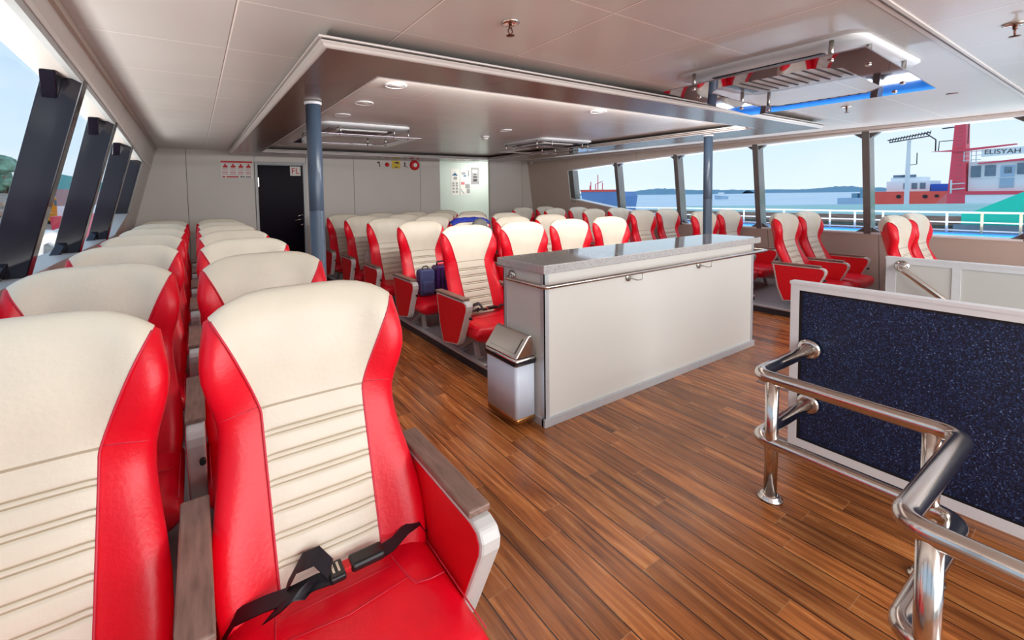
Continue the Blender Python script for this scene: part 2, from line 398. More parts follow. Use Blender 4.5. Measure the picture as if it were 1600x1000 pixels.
side_wall('wall_right', XRs, topR, SILL_R, 7.15, 1, 4.40, 1.285)
# window reveal frame (white), continuous loop around the opening
def reveal(name, XF, top, sill, ye, sgn, yc, zch, m, wdt=0.022):
    loop = [(YF,sill),(yc,sill),(ye,zch)]+[(ye+(YF-ye)*i/12, top(ye+(YF-ye)*i/12)) for i in range(13)]
    w = MB(); n = len(loop)
    cy, cz = 2.0, (sill+top(2.0))/2
    for i in range(n-1):
        (ya,za),(yb,zb) = loop[i], loop[i+1]
        d = Vector((yb-ya, zb-za)).normalized(); nrm = Vector((-d.y, d.x))*wdt
        q = [(ya,za),(yb,zb),(yb+nrm.x,zb+nrm.y),(ya+nrm.x,za+nrm.y)]
        up = 0.105 if (sgn < 0 and i >= 3) else 0.0
        a = [(XF(z,y)-sgn*0.008, y, z) for y,z in q]; b = [(XF(z,y)+sgn*0.19, y, z+up) for y,z in q]
        w.hexa(a+b)
    return struct(w.build(name, m))
reveal('trim_6', XLs, topL, SILL_L, 6.98, -1, 6.10, 1.26, LEGGREY)
reveal('trim_7', XRs, topR, SILL_R, 7.15, 1, 4.40, 1.285, WHITEFRAME)
# cornice strip between header and ceiling on the left, and lower header lip
def strip(name, XF, fz, h, d, sgn, m):
    w = MB(); n = 14; rows = []
    for i in range(n+1):
        y = YF+(YB-YF)*i/n; z = fz(y); X = XF(z,y)
        rows.append([(X, y, z), (X-sgn*d, y, z), (X-sgn*d, y, z+h), (X, y, z+h)])
    w.grid(rows, closed_u=True, smooth=False)
    return struct(w.build(name, m))
strip('trim_8', XLs, lambda y: zc(y)-0.035, 0.034, 0.018, -1, WALLTAN)
strip('trim_9', XLs, lambda y: topL(min(y,6.98))+0.002, 0.03, 0.012, -1, MOULD)
strip('trim_10', XRs, lambda y: zc(y)-0.035, 0.034, 0.02, 1, MOULD)

# window panes and pillars
PIL_L = [-0.95, 0.35, 1.65, 2.95, 4.20, 5.52]
PIL_R = [-0.60, 0.67, 1.95, 3.22, 4.50, 5.78]
def pillar(name, XF, top, sill, y, sgn, w_, d_, m, gus=0.20):
    b = MB()
    zt, zb = top(y)+0.0, sill
    def ring(z, e=0): return [(XF(z,y)-sgn*0.01, y-e, z),(XF(z,y)+sgn*d_, y-e, z),(XF(z,y)+sgn*d_, y+w_+e, z),(XF(z,y)-sgn*0.01, y+w_+e, z)]
    a, t_ = ring(zb), ring(zt)
    if sgn < 0: t_ = [t_[0], (t_[1][0],t_[1][1],t_[1][2]+0.075), (t_[2][0],t_[2][1],t_[2][2]+0.075), t_[3]]
    b.hexa(a+t_)
    for (z0, dz) in ((zt, -gus*0.45), (zb, gus*0.42)):
        for s_ in (-1, 1):
            ya = y if s_ < 0 else y+w_
            pts = [(XF(z0,y)+sgn*0.03, ya, z0), (XF(z0,y)+sgn*0.03, ya+s_*gus*0.62, z0), (XF(z0+dz,y)+sgn*0.03, ya, z0+dz)]
            b.prism([(p[0]+(sgn*0.04 if sgn < 0 else 0), p[1], p[2]) for p in pts], (sgn*0.06, 0, 0))
    return struct(b.build(name, m, bevel=0.006))
n_ = 11
for y in PIL_L: pillar('trim_%d' % n_, XLs, topL, SILL_L, y, -1, 0.09, 0.135, DARKPILLAR, 0.24); n_ += 1
for y in PIL_R: pillar('trim_%d' % n_, XRs, topR, SILL_R, y, 1, 0.075, 0.16, LITPILLAR); n_ += 1
def pane(name, XF, top, sill, ya, yb, sgn, zb2=None):
    e_ = 0.10 if sgn < 0 else 0.02
    q = [(ya,sill-.02),(yb,(zb2 or sill)-.02),(yb,top(yb)+e_),(ya,top(ya)+e_)]
    b = MB(); b.add([(XF(z,y)+sgn*0.165, y, z) for y,z in q], [(0,1,2,3)])
    return struct(b.build(name, GLASS))
k = 1
for P_, XF, top, sill, ye, sgn, zch in ((PIL_L,XLs,topL,SILL_L,6.98,-1,1.26),(PIL_R,XRs,topR,SILL_R,7.15,1,1.285)):
    ee = [YF]+[y+0.04 for y in P_]+[ye]
    for a, b in zip(ee, ee[1:]):
        pane('window_%d' % k, XF, top, sill, a, b, sgn, zch if b == ye else None); k += 1
# end pillar at the far right corner of the right window band
e = MB()
def er(z, y): return [(XRs(z), y, z),(XRs(z)+0.16, y, z),(XRs(z)+0.16, y-0.13, z),(XRs(z), y-0.13, z)]
e.hexa(er(1.20,7.13)+er(topR(7.13)+0.01,7.13)); struct(e.build('trim_%d' % n_, LITPILLAR)); n_ += 1
e = MB()
def el(z, y): return [(XLs(z,y), y, z),(XLs(z,y)-0.15, y, z),(XLs(z,y)-0.15, y-0.10, z),(XLs(z,y), y-0.10, z)]
e.hexa(el(1.25,6.96)+el(topL(6.96)+0.01,6.96)); struct(e.build('trim_%d' % n_, DARKPILLAR)); n_ += 1

# far bulkhead with door opening and passage opening
w = MB()
def bpanel(xa, xb, za, zb, mi=0): w.box((xa+0.004,YB,za),(xb-0.004,YB+0.08,zb), mi)
ZT = 2.26
bpanel(-0.85,-0.10,0,ZT); bpanel(-0.10,0.894,0,ZT); bpanel(0.894,1.75,2.05,ZT); bpanel(1.75,2.64,0,ZT); bpanel(2.64,4.07,0,ZT); bpanel(4.07,4.55,0,ZT)
bpanel(4.55,5.88,2.19,ZT); bpanel(5.88,6.85,0,ZT); bpanel(6.85,7.6,0,ZT)
w.box((-0.85,YB+0.01,0),(0.88,YB+0.07,ZT),1); w.box((1.765,YB+0.01,0),(4.53,YB+0.07,ZT),1); w.box((5.90,YB+0.01,0),(7.6,YB+0.07,ZT),1)
struct(w.build('wall_back', [WALL, JOINT]))
w = MB(); w.box((4.50,YB+0.08,0),(4.55,10.1,2.3)); w.box((6.9,YB+0.08,0),(6.95,10.1,2.3)); w.box((4.50,9.8,0),(6.95,9.88,2.3)); w.box((4.5,YB+0.08,2.26),(6.95,9.88,2.3))
struct(w.build('wall_passage', CORRIDOR))
# watertight door jamb in the passage
d = MB(); d.tube(fillet([(4.62,9.2,0.0),(4.62,9.2,2.05),(4.62,9.75,2.05),(4.62,9.75,0.0)],0.12),0.03,8)
d.tube(fillet([(4.72,9.76,0.0),(4.72,9.76,2.08),(5.02,9.76,2.08),(5.02,9.76,0.0)],0.10),0.022,8)
struct(d.build('trim_%d' % n_, LEGGREY)); n_ += 1
# door
d = MB(); d.box((0.894,YB-0.03,0),(0.94,YB+0.09,2.05)); d.box((1.69,YB-0.03,0),(1.75,YB+0.09,2.05)); d.box((0.94,YB-0.03,2.005),(1.69,YB+0.09,2.05))
struct(d.build('trim_%d' % n_, LEGGREY, bevel=0.006)); n_ += 1
dl = struct(MB().box((0.945,YB+0.005,0.001),(1.685,YB+0.05,2.0)).build('door_1', DOORBLACK, bevel=0.004))
h = MB()
for z in (0.42,1.62): h.box((0.915,YB-0.015,z),(0.955,YB+0.004,z+0.16))
h.build('hinge', BRUSHED, dl)
h = MB(); h.tube(fillet([(1.66,YB-0.01,1.02),(1.60,YB-0.06,1.02),(1.52,YB-0.055,1.0)],0.02),0.011,8); h.tube(fillet([(1.56,YB-0.02,1.03),(1.58,YB-0.05,1.09),(1.66,YB-0.05,1.10)],0.04),0.009,8); h.lathe((1.64,YB+0.005,0.92),[(0.02,0),(0.025,-0.03),(0.012,-0.045)],12,'y')
h.build('door_handle', CHROME, dl)
# baseboards
struct(MB().box((1.75,YB-0.012,0),(4.55,YB,0.09)).build('baseboard_back', ALU))

# ------------------------------------------------------------------ hung ceiling ring with mouldings
RX0, RX1, RY0, RY1 = 0.535, 5.90, 2.06, 8.08
IX0, IX1, IY0, IY1 = 0.915, 5.20, 2.43, 7.58
ring = empty('ceiling_ring', (0,0,0), label='large rectangular brown dropped ceiling ring with white moulded edge, hung below the panels', cat='ceiling feature')
def rect_loop(x0,y0,x1,y1,c): return [(x0,y0,zc(y0,c)),(x1,y0,zc(y0,c)),(x1,y1,zc(y1,c)),(x0,y1,zc(y1,c))]
b = MB(); o_ = rect_loop(RX0,RY0,RX1,RY1,2.060); i_ = rect_loop(IX0,IY0,IX1,IY1,2.060); o2 = rect_loop(RX0,RY0,RX1,RY1,2.085); i2 = rect_loop(IX0,IY0,IX1,IY1,2.085)
b.add(o_+i_+o2+i2, [(i,(i+1)%4,(i+1)%4+4,i+4) for i in range(4)]+[(i+8,i+12,(i+1)%4+12,(i+1)%4+8) for i in range(4)]+[(i,i+8,(i+1)%4+8,(i+1)%4) for i in range(4)]+[(i+4,(i+1)%4+4,(i+1)%4+12,i+12) for i in range(4)])
b.build('soffit', SOFFIT, ring)
def moulding(prof, inner, mname, m):
    rows = []
    for off, c in prof:
        s_ = -1 if not inner else 1
        if not inner: rows.append(rect_loop(RX0-off,RY0-off,RX1+off,RY1+off,c))
        else: rows.append(rect_loop(IX0+off,IY0+off,IX1-off,IY1-off,c))
    rows.append(rows[0])
    bb = MB(); bb.grid(rows, closed_u=True, smooth=False); return bb.build(mname, m, ring)
moulding([(0.0,2.0585),(0.010,2.0585),(0.018,2.064),(0.022,2.073),(0.030,2.080),(0.034,2.085),(0.0,2.085)], False, 'moulding', MOULD)
moulding([(0.0,2.086),(0.028,2.087),(0.028,2.092),(0.0,2.092)], False, 'shadow_groove', SHADOWGAP)
moulding([(0.0,2.0925),(0.044,2.0925),(0.046,2.099),(0.040,2.104),(0.0,2.104)], False, 'moulding', MOULD)
moulding([(-0.05,2.104),(-0.10,2.104),(-0.10,2.138),(-0.05,2.138)], False, 'hanger_box', SHADOWGAP)  # box up to the ceiling, the gap's shade put into its colour
moulding([(0.0,2.0585),(-0.012,2.0585),(-0.012,2.066),(0.004,2.066)], True, 'inner_trim', WHITEFRAME)
moulding([(0.0,2.075),(0.018,2.076),(0.020,2.086),(0.0,2.088)], True, 'inner_trim', MOULD)
moulding([(-0.03,2.088),(0.0,2.088),(0.0,2.094),(-0.03,2.094)], True, 'inner_trim', SHADOWGAP)  # dark strip painting the shade between the inner trims
moulding([(-0.02,2.095),(0.02,2.095),(0.02,2.104),(-0.02,2.104)], True, 'inner_trim', MOULD)
moulding([(-0.12,2.104),(-0.07,2.104),(-0.07,2.138),(-0.12,2.138)], True, 'hanger_box', SHADOWGAP)

# columns
def column(x, y, r, label):
    t_ = empty('column', (x,y,0), label=label, cat='column')
    zt = zc(y,2.058)
    MB().lathe((0,0,0),[(r*1.04,0.0),(r*1.04,0.02),(r,0.021),(r,1.30),(r*0.985,1.302),(r*0.985,1.312),(r,1.314),(r,zt-0.02)],28).build('shaft', COLUMN, t_)
    MB().lathe((0,0,zt-0.022),[(r*1.05,0),(r*1.16,0.004),(r*1.16,0.020),(r*1.05,0.0225)],28).build('collar', WHITEFRAME, t_)
    return t_
column(0.745, 3.30, 0.052, 'blue grey round column beside the left seat block, with white collar at the ceiling ring')
column(5.30, 2.98, 0.050, 'blue grey round column standing behind the right end of the white counter')

# downlights, sprinklers, detector
def downlight(x, y, r, label, g='round ceiling downlights'):
    t_ = empty('downlight', (x,y,zc(y)), label=label, cat='ceiling light', group=g)
    MB().lathe((0,0,0),[(r,-0.001),(r*1.02,-0.006),(r*0.92,-0.010),(r*0.86,-0.007),(r*0.84,-0.001)],28).build('rim', WHITEFRAME, t_)
    MB().lathe((0,0,-0.0005),[(r*0.85,0),(r*0.84,-0.006),(0.001,-0.0065)],28).build('lens', PRINTGREY if False else GREYPAINT, t_)
for x, y, l in ((1.20,2.86,'round downlight nearest the front left inner corner of the ceiling ring'),(1.205,3.54,'second round downlight behind the ring corner, between two others'),
                (1.21,4.18,'round downlight farthest back of the three in line on the left'),(3.22,2.86,'round downlight in the middle of the ring, behind its front band'),(3.22,4.30,'small round downlight ahead of the smoke detector')):
    downlight(x, y, 0.075, l)
def sprinkler(x, y, label):
    t_ = empty('sprinkler', (x,y,zc(y)), label=label, cat='sprinkler', group='sprinklers on the ceiling')
    MB().lathe((0,0,0),[(0.040,0),(0.042,-0.004),(0.030,-0.010),(0.012,-0.012)],20).build('escutcheon', CHROME, t_)
    b = MB(); b.tube([(0,0,-0.01),(0,0,-0.028)],0.008,10); b.tube(fillet([(-0.006,0,-0.026),(-0.014,0,-0.040),(0,0,-0.055)],0.01,4),0.0028,6); b.tube(fillet([(0.006,0,-0.026),(0.014,0,-0.040),(0,0,-0.055)],0.01,4),0.0028,6)
    b.build('nozzle', BRONZE, t_)
    MB().lathe((0,0,-0.055),[(0.004,0),(0.019,-0.002),(0.019,-0.004),(0.003,-0.006)],12).build('deflector', BRONZE, t_)
sprinkler(1.20,1.56,'bronze pendent sprinkler on the ceiling in front of the ring')
sprinkler(3.20,0.385,'bronze pendent sprinkler at the upper right corner of the photo')
sprinkler(5.06,1.57,'bronze pendent sprinkler under the ceiling beyond the mirrored deflector')
t_ = empty('smoke_detector', (3.32,4.9,zc(4.9)), label='white round smoke detector on the ceiling inside the ring', cat='smoke detector')
MB().lathe((0,0,0),[(0.055,0),(0.058,-0.012),(0.045,-0.016)],20).build('base', WHITEFRAME, t_); MB().lathe((0,0,-0.018),[(0.040,0),(0.044,-0.014),(0.030,-0.030)],20).build('head', GREYPAINT, t_)
t_ = empty('ceiling_speaker', (5.15,0.925,zc(0.925)), label='small flush bronze round fitting on the right part of the ceiling', cat='ceiling fitting')
MB().lathe((0,0,0),[(0.035,0),(0.035,-0.004),(0.02,-0.006)],18).build('grille', BRONZE, t_)

# ceiling air conditioner cassettes and their mirrored deflectors
def rrect(x0,y0,x1,y1,r,n=5):
    out = []
    for cx,cy,a0 in ((x1-r,y1-r,0),(x0+r,y1-r,PI/2),(x0+r,y0+r,PI),(x1-r,y0+r,1.5*PI)):
        for k in range(n+1):
            a = a0+PI/2*k/n; out.append((cx+r*math.cos(a), cy+r*math.sin(a)))
    return out
def cassette(cx, cy, hx, hy, where):
    z0 = zc(cy)
    t_ = empty('air_conditioner', (cx,cy,z0), label='white ceiling cassette air conditioner '+where, cat='air conditioner', group='ceiling air conditioners')
    t_.rotation_euler.x = math.atan(TILT)
    b = MB(); rows = []
    for e, z, r in ((0.0,0.0,0.09),(0.0,-0.012,0.09),(-0.02,-0.026,0.09),(-0.13,-0.034,0.07)):
        rows.append([(x,y,z) for x,y in rrect(-hx-e,-hy-e,hx+e,hy+e,r)])
    b.grid(rows, closed_u=True, smooth=True)
    n = len(rows[-1]); b.add(rows[-1], [tuple(range(n))])
    b.build('panel', WHITEFRAME, t_)
    b = MB()
    ix, iy = hx-0.20, hy-0.20
    b.box((-ix,-iy-0.075,-0.040),(ix,-iy-0.035,-0.030)); b.box((-ix,iy+0.035,-0.040),(ix,iy+0.075,-0.030)); b.box((-ix-0.075,-iy,-0.040),(-ix-0.035,iy,-0.030)); b.box((ix+0.035,-iy,-0.040),(ix+0.075,iy,-0.030))
    b.build('outlet', BLACKPL, t_)
    b = MB(); b.prism([(x,y,-0.030) for x,y in rrect(-ix,-iy,ix,iy,0.06)], (0,0,-0.022)); b.build('intake_grille', GREYPAINT, t_)
    b = MB()
    for i in range(9):
        y = -iy*0.8+i*iy*1.6/8; b.box((-ix*0.8,y-0.006,-0.056),(ix*0.8,y+0.006,-0.051))
    b.build('grille_slats', PRINTDARK, t_)
    return t_
def deflector(cx, cy, hx, hy, c, band, where, ry=0.0):
    z0 = zc(cy, c)
    t_ = empty('air_deflector', (cx,cy,z0), label='mirrored air deflector frame on steel rods '+where, cat='air deflector', group='mirrored air deflectors')
    t_.rotation_euler = (math.atan(TILT), ry, 0)
    ox = [(-hx,-hy),(hx,-hy),(hx,hy),(-hx,hy)]
    ax, ay, ch = hx-band, hy-band, 0.10
    # eight-sided hole
    hole = [(-ax+ch,-ay),(ax-ch,-ay),(ax,-ay+ch),(ax,ay-ch),(ax-ch,ay),(-ax+ch,ay),(-ax,ay-ch),(-ax,-ay+ch)]
    b = MB()
    for z, fl in ((-0.003,1),(0.003,-1)):
        vs = [(x,y,z) for x,y in ox]+[(x,y,z) for x,y in hole]
        fs = [(0,1,5,4),(1,6,5),(1,2,7,6),(2,8,7),(2,3,9,8),(3,10,9),(3,0,11,10),(0,4,11)]
        b.add(vs, fs if fl > 0 else [g[::-1] for g in fs])
    for lp in (ox, hole):
        n = len(lp); b.add([(x,y,-0.003) for x,y in lp]+[(x,y,0.003) for x,y in lp], [(i,(i+1)%n,(i+1)%n+n,i+n) for i in range(n)])
    b.build('plate', MIRROR, t_)
    L = 2.14-c
    pts = [(sx*(hx-0.09), sy*(hy-0.16)) for sx in (-1,1) for sy in (-1,1)]+[(sx*(hx-0.30), sy*(hy-0.075)) for sx in (-1,1) for sy in (-1,1)]
    for x, y in pts:
        r_ = MB().tube([(x,y,0.003),(x,y,L-0.020+x*ry)],0.011,12).build('rod', BRUSHED, t_)
        MB().lathe((x,y,-0.003),[(0.013,0),(0.014,-0.006),(0.006,-0.010)],12).build('cap_nut', CHROME, r_)
cassette(3.19,1.27,0.50,0.49,'nearest the camera, above the open floor'); deflector(3.15,1.245,0.575,0.51,2.005,0.17,'below the air conditioner nearest the camera', 0.045)
cassette(1.62,5.10,0.50,0.49,'far left inside the ring, behind the column'); deflector(1.62,5.10,0.60,0.52,2.015,0.17,'far left inside the ring, behind the column')
cassette(4.60,5.10,0.50,0.49,'far right inside the ring, near the right windows'); deflector(4.60,5.10,0.60,0.52,2.015,0.17,'far right inside the ring, toward the windows')

# ------------------------------------------------------------------ seats
ZB, ZTOP, ZSEAM = 0.30, 1.118, 0.815
YFR = [(0.30,-0.190),(0.38,-0.168),(0.55,-0.100),(0.70,-0.040),(0.82,0.0),(0.95,0.018),(1.12,0.050)]
THK = [(0.30,0.085),(0.5,0.095),(0.78,0.092),(1.0,0.11),(1.12,0.085)]
WNG = [(0.30,0.045),(0.50,0.055),(0.77,0.018),(0.95,0.078),(1.12,0.052)]
HWD = [(0.30,0.270),(0.50,0.284),(0.78,0.254),(0.98,0.291),(1.12,0.276)]
UCP = [(0.30,0.135),(0.60,0.142),(0.80,0.150),(0.88,0.176),(0.98,0.222),(1.08,0.252),(1.12,0.258)]
def back_pt(x, v, side, off=0.0):
    """x metres, v 0..1 along the height, side +1 front / -1 rear"""
    z0 = ZB+(ZTOP-ZB)*v; hw = interp(z0, HWD); xn = max(-1, min(1, x/hw)); a = abs(xn)
    zt = ZTOP-0.055*a**4
    z = ZB+(zt-ZB)*v
    yf, th = interp(z0, YFR), interp(z0, THK)
    ym = yf+th/2 - interp(z0, WNG)*smooth01(0.42,0.98,a)
    e = math.sqrt(max(0, 1-a**7))*math.sqrt(max(0, 1-max(0,(v-0.90)/0.10)**2.2)) if v > 0.90 else math.sqrt(max(0,1-a**7))
    return Vector((x, ym-side*(th/2*e+off*(0.35+0.65*e)), z+off*max(0,(v-0.93)/0.07)*0.9))
def build_back_shell(name, m, parent):
    b = MB(); nu = 24; vs_ = [0,.06,.12,.2,.28,.36,.44,.5,.56,.62,.68,.74,.8,.85,.89,.92,.945,.965,.98,.99,.997,1.0]
    rows = []
    for v in vs_:
        z0 = ZB+(ZTOP-ZB)*v; hw = interp(z0, HWD)
        xs = [hw*math.sin(PI/2*(-1+2*i/nu)) for i in range(nu+1)]
        r = [back_pt(x, v, 1) for x in xs]+[back_pt(x, v, -1) for x in reversed(xs[1:-1])]
        rows.append(r)
    b.grid(rows, closed_u=True); n = len(rows[0]); b.add(rows[0], [tuple(range(n))])
    return b.build(name, m, parent)
def patch_rows(vlist, side, ucf, base, ribs=None, nx=14):
    rows = []
    for v in vlist:
        z0 = ZB+(ZTOP-ZB)*v; uc = ucf(z0); r = []
        for i in range(nx+1):
            s_ = math.sin(PI/2*(-1+2*i/nx)); off = base*(1-abs(s_)**6)+0.0042
            if ribs: off += ribs(z0)*(1-abs(s_)**10)
            r.append(back_pt(s_*uc, v, side, off))
        rows.append(r)
    return rows
UC = lambda z: 0.136+0.010*(z-0.30)/0.5 if z < 0.80 else 0.146+0.118*((z-0.80)/0.318)**1.12
RIBZ = [0.438+0.0605*i for i in range(6)]
def rib(z):
    d = 0.0
    for rz in RIBZ:
        for o_ in (-0.0065, 0.0065): d -= 0.0085*math.exp(-((z-rz-o_)/0.0028)**2)
    return d
def v_of(z): return (z-ZB)/(ZTOP-ZB)
def build_headrest(parent):
    vs_ = [v_of(ZSEAM)]+[v_of(z) for z in (0.819,0.83,0.85,0.88,0.91,0.94,0.97,1.0,1.03)]+[.92,.945,.965,.98,.99,.997,1.0]
    rows = patch_rows(vs_, 1, UC, 0.010)
    rows += patch_rows([.997,.99,.98,.965,.945,.92,.88,.84], -1, UC, 0.008)
    b = MB(); b.grid(rows); return b.build('headrest', CREAM, parent)
def build_lumbar(parent):
    zs = [0.335,0.36,0.385]
    for rz in RIBZ: zs += [rz-0.024,rz-0.014,rz-0.0105,rz-0.0082,rz-0.0065,rz-0.0048,rz-0.0025,rz,rz+0.0025,rz+0.0048,rz+0.0065,rz+0.0082,rz+0.0105,rz+0.014,rz+0.024]
    zs += [0.80,0.808,0.8145]
    zs = sorted(set(round(z,4) for z in zs))
    rows = patch_rows([v_of(z) for z in zs], 1, UC, 0.008, rib)
    b = MB(); b.grid(rows); k = len(rows[0])-1
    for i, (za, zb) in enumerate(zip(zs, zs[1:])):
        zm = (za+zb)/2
        if zm > 0.808 or any(abs(abs(zm-rz)-0.0065) < 0.0022 for rz in RIBZ):  # groove rows take the painted shade colour
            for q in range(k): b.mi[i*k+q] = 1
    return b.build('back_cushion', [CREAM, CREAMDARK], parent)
def build_piping(parent):
    for s_ in (-1, 1):
        b = MB()
        pts = [back_pt(s_*UC(ZB+(ZTOP-ZB)*v), v, 1, 0.004) for v in [0.05+0.95*i/60 for i in range(60)]]
        b.tube(pts, 0.0034, 6)
        pts = []
        for i in range(9):
            x = s_*(0.150+(0.255-0.150)*i/8); pts.append(back_pt(x, v_of(ZSEAM+0.012*i/8), 1, 0.0008))
        b.tube(pts, 0.0018, 5)
        b.build('piping', PIPING, parent)
def build_cushion(parent):
    b = MB(); nx = 18; hw = 0.284
    prof = [(-0.10,0.36),(-0.13,0.375),(-0.22,0.372),(-0.34,0.368),(-0.46,0.366),(-0.52,0.360),(-0.552,0.342),(-0.562,0.315),(-0.556,0.27),(-0.535,0.238),(-0.48,0.236),(-0.30,0.238),(-0.12,0.24)]
    rows = []
    for y, z in prof:
        r = []
        for i in range(nx+1):
            s_ = math.sin(PI/2*(-1+2*i/nx)); a = abs(s_)
            mid = 0.30; zz = mid+(z-mid)*math.sqrt(max(0.0,1-a**9))
            if z > 0.33: zz += 0.010*smooth01(0.50,0.85,a)*(1-a**9)-0.006*(1-a*a)
            yy = y+0.020*a**4 if y < -0.4 else y
            r.append((s_*hw, yy, zz))
        rows.append(r)
    b.grid(rows); o = b.build('seat_cushion', RED, parent)
    ct = lambda x, y: 0.3715-0.02*(-(y)-0.13)*0.6 + 0.010*smooth01(0.50,0.85,abs(x/hw))-0.006*(1-(x/hw)**2)+0.0012
    for s_ in (-1, 1):
        p = MB()
        p.tube([(s_*x, y, ct(x,y)) for x, y in ((0.150,-0.14),(0.155,-0.22),(0.165,-0.29),(0.175,-0.33),(0.21,-0.345),(0.25,-0.35))], 0.0020, 5)
        p.tube([(s_*(hw-0.012), y, 0.352) for y in (-0.15,-0.25,-0.35,-0.45,-0.52)], 0.0022, 5)
        p.build('piping', PIPING, o)
    q = MB()
    for y in (-0.175,-0.187,-0.225,-0.237): q.tube([(x, y, ct(x,y)-0.0004) for x in (-0.145,-0.07,0,0.07,0.145)], 0.0012, 4)
    q.tube([(-0.17,-0.30,ct(0.17,-0.30)),(0,-0.315,ct(0,-0.315)),(0.17,-0.30,ct(0.17,-0.30))], 0.0012, 4)
    q.build('stitching', PIPING, o)
    return o
def build_arm(parent, x, knob):
    kx = x+0.018
    hw = 0.030
    prof = [(0.020,0.565),(-0.445,0.565),(-0.475,0.556),(-0.489,0.532),(-0.485,0.50),(-0.36,0.225),(-0.33,0.190),(-0.09,0.150),(-0.03,0.30)]
    a = MB().prism([(x-hw,y,z) for y,z in prof], (2*hw,0,0)).build('armrest', GREYPAINT, parent, bevel=0.008)
    cy = sum(p[0] for p in prof)/len(prof); cz = sum(p[1] for p in prof)/len(prof)
    ins = [(cy+(y-cy)*0.93, cz+(z-cz)*0.94) for y,z in prof]
    b = MB(); b.prism([(x-hw-0.002,y,z) for y,z in ins], (0.003,0,0)); b.prism([(x+hw-0.001,y,z) for y,z in ins], (0.003,0,0))
    b.build('side_panel', REDPANEL, a)
    MB().box((x-0.034,-0.435,0.566),(x+0.034,0.03,0.586)).build('armrest_pad', WOODPAD, a, bevel=0.005)
    if knob:
        k_ = MB(); k_.tube([(kx,-0.430,0.43),(kx,-0.462,0.43)],0.006,8); k_.tube([(kx,-0.456,0.43),(kx,-0.478,0.43)],0.011,10)
        k_.build('recline_button', BLACKPL, a)
    return a
def build_leg(parent, x):
    b = MB(); w_ = 0.018
    def bar(pts, t):
        P = fillet(pts, 0.06, 5)
        for (p, q) in zip(P, P[1:]):
            d = (Vector((0,q[1]-p[1],q[2]-p[2]))).normalized(); n_v = Vector((0,-d.z,d.y))*t/2
            b.hexa([Vector((x-w_,p[1],p[2]))+n_v, Vector((x+w_,p[1],p[2]))+n_v, Vector((x+w_,p[1],p[2]))-n_v, Vector((x-w_,p[1],p[2]))-n_v,
                    Vector((x-w_,q[1],q[2]))+n_v, Vector((x+w_,q[1],q[2]))+n_v, Vector((x+w_,q[1],q[2]))-n_v, Vector((x-w_,q[1],q[2]))-n_v])
    z0 = HP+0.004
    bar([(0,-0.22,0.235),(0,-0.36,0.225),(0,-0.40,z0)], 0.030)
    bar([(0,-0.36,0.225),(0,-0.15,z0)], 0.026)
    b.box((x-0.03,-0.44,HP),(x+0.03,-0.36,z0+0.004)); b.box((x-0.03,-0.20,HP),(x+0.03,-0.12,z0+0.004))
    b.box((x-0.012,-0.42,0.212),(x+0.012,-0.10,0.236))
    return b.build('leg', LEGGREY, parent)
def build_belt(parent):
    t_ = MB()
    def strap(pts, w_=0.022, dirn=(0.25,1,0.1)):
        pts = [(x, y-0.035, z+0.010) for x, y, z in pts]
        D = Vector(dirn).normalized()*w_; P = [Vector(p) for p in pts]
        t_.grid([[p-D, p+D] for p in P]); t_.grid([[p-D+Vector((0,0,0.0025)), p+D+Vector((0,0,0.0025))] for p in P])
    strap([(0.282,-0.135,0.36),(0.255,-0.145,0.405),(0.21,-0.160,0.408),(0.16,-0.175,0.392),(0.11,-0.185,0.392)])
    strap([(-0.27,-0.165,0.345),(-0.24,-0.175,0.392),(-0.18,-0.19,0.405),(-0.12,-0.195,0.402),(-0.06,-0.20,0.408),(-0.015,-0.20,0.402)])
    strap([(-0.13,-0.17,0.395),(-0.09,-0.155,0.440),(-0.05,-0.17,0.452),(-0.02,-0.19,0.415)], 0.024, (0.6,1,0.4))
    strap([(-0.17,-0.215,0.392),(-0.13,-0.235,0.420),(-0.10,-0.225,0.425),(-0.07,-0.21,0.40)], 0.024, (1,0.5,0.3))
    o = t_.build('seat_belt', BLACK, parent)
    MB().box((0.03,-0.247,0.402),(0.125,-0.200,0.426)).build('buckle', BLACKPL, o, bevel=0.008)
    MB().box((-0.028,-0.255,0.404),(0.014,-0.195,0.422)).build('adjuster', BLACKPL, o, bevel=0.005)
    MB().box((0.010,-0.239,0.407),(0.034,-0.207,0.420)).build('latch', PRINTRED, o, bevel=0.002)
    b = MB(); b.box((-0.018,-0.240,0.421),(-0.012,-0.207,0.4245)); b.box((-0.004,-0.240,0.421),(0.002,-0.207,0.4245)); b.build('slide_bar', CHROME, o)
    return o
HALF = 0.314
def make_seat(arms):
    r_ = empty('passenger_chair')
    sh = build_back_shell('backrest', RED, r_)
    build_piping(sh)
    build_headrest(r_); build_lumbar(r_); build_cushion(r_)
    MB().box((-0.24,-0.40,0.222),(0.24,-0.10,0.238)).build('seat_pan', LEGGREY, r_)
    for x in (-0.19, 0.19): build_leg(r_, x)
    for s_ in arms: build_arm(r_, s_*HALF, s_ < 0 or len(arms) == 1)
    return r_
proto_both = make_seat((-1,1)); proto_right = make_seat((1,)); proto_left = make_seat((-1,))
ORD = ['first','second','third','fourth','fifth','sixth','seventh']
used = set()
def place(proto, x, y, label, group, belt=False):
    if id(proto) in used: o = copy_tree(proto)
    else: o = proto; used.add(id(proto))
    o.location = (x, y, 0); tag(o, label, 'chair', group)
    return o
ROWY = [1.36+0.985*k for k in range(7)]
belts = []
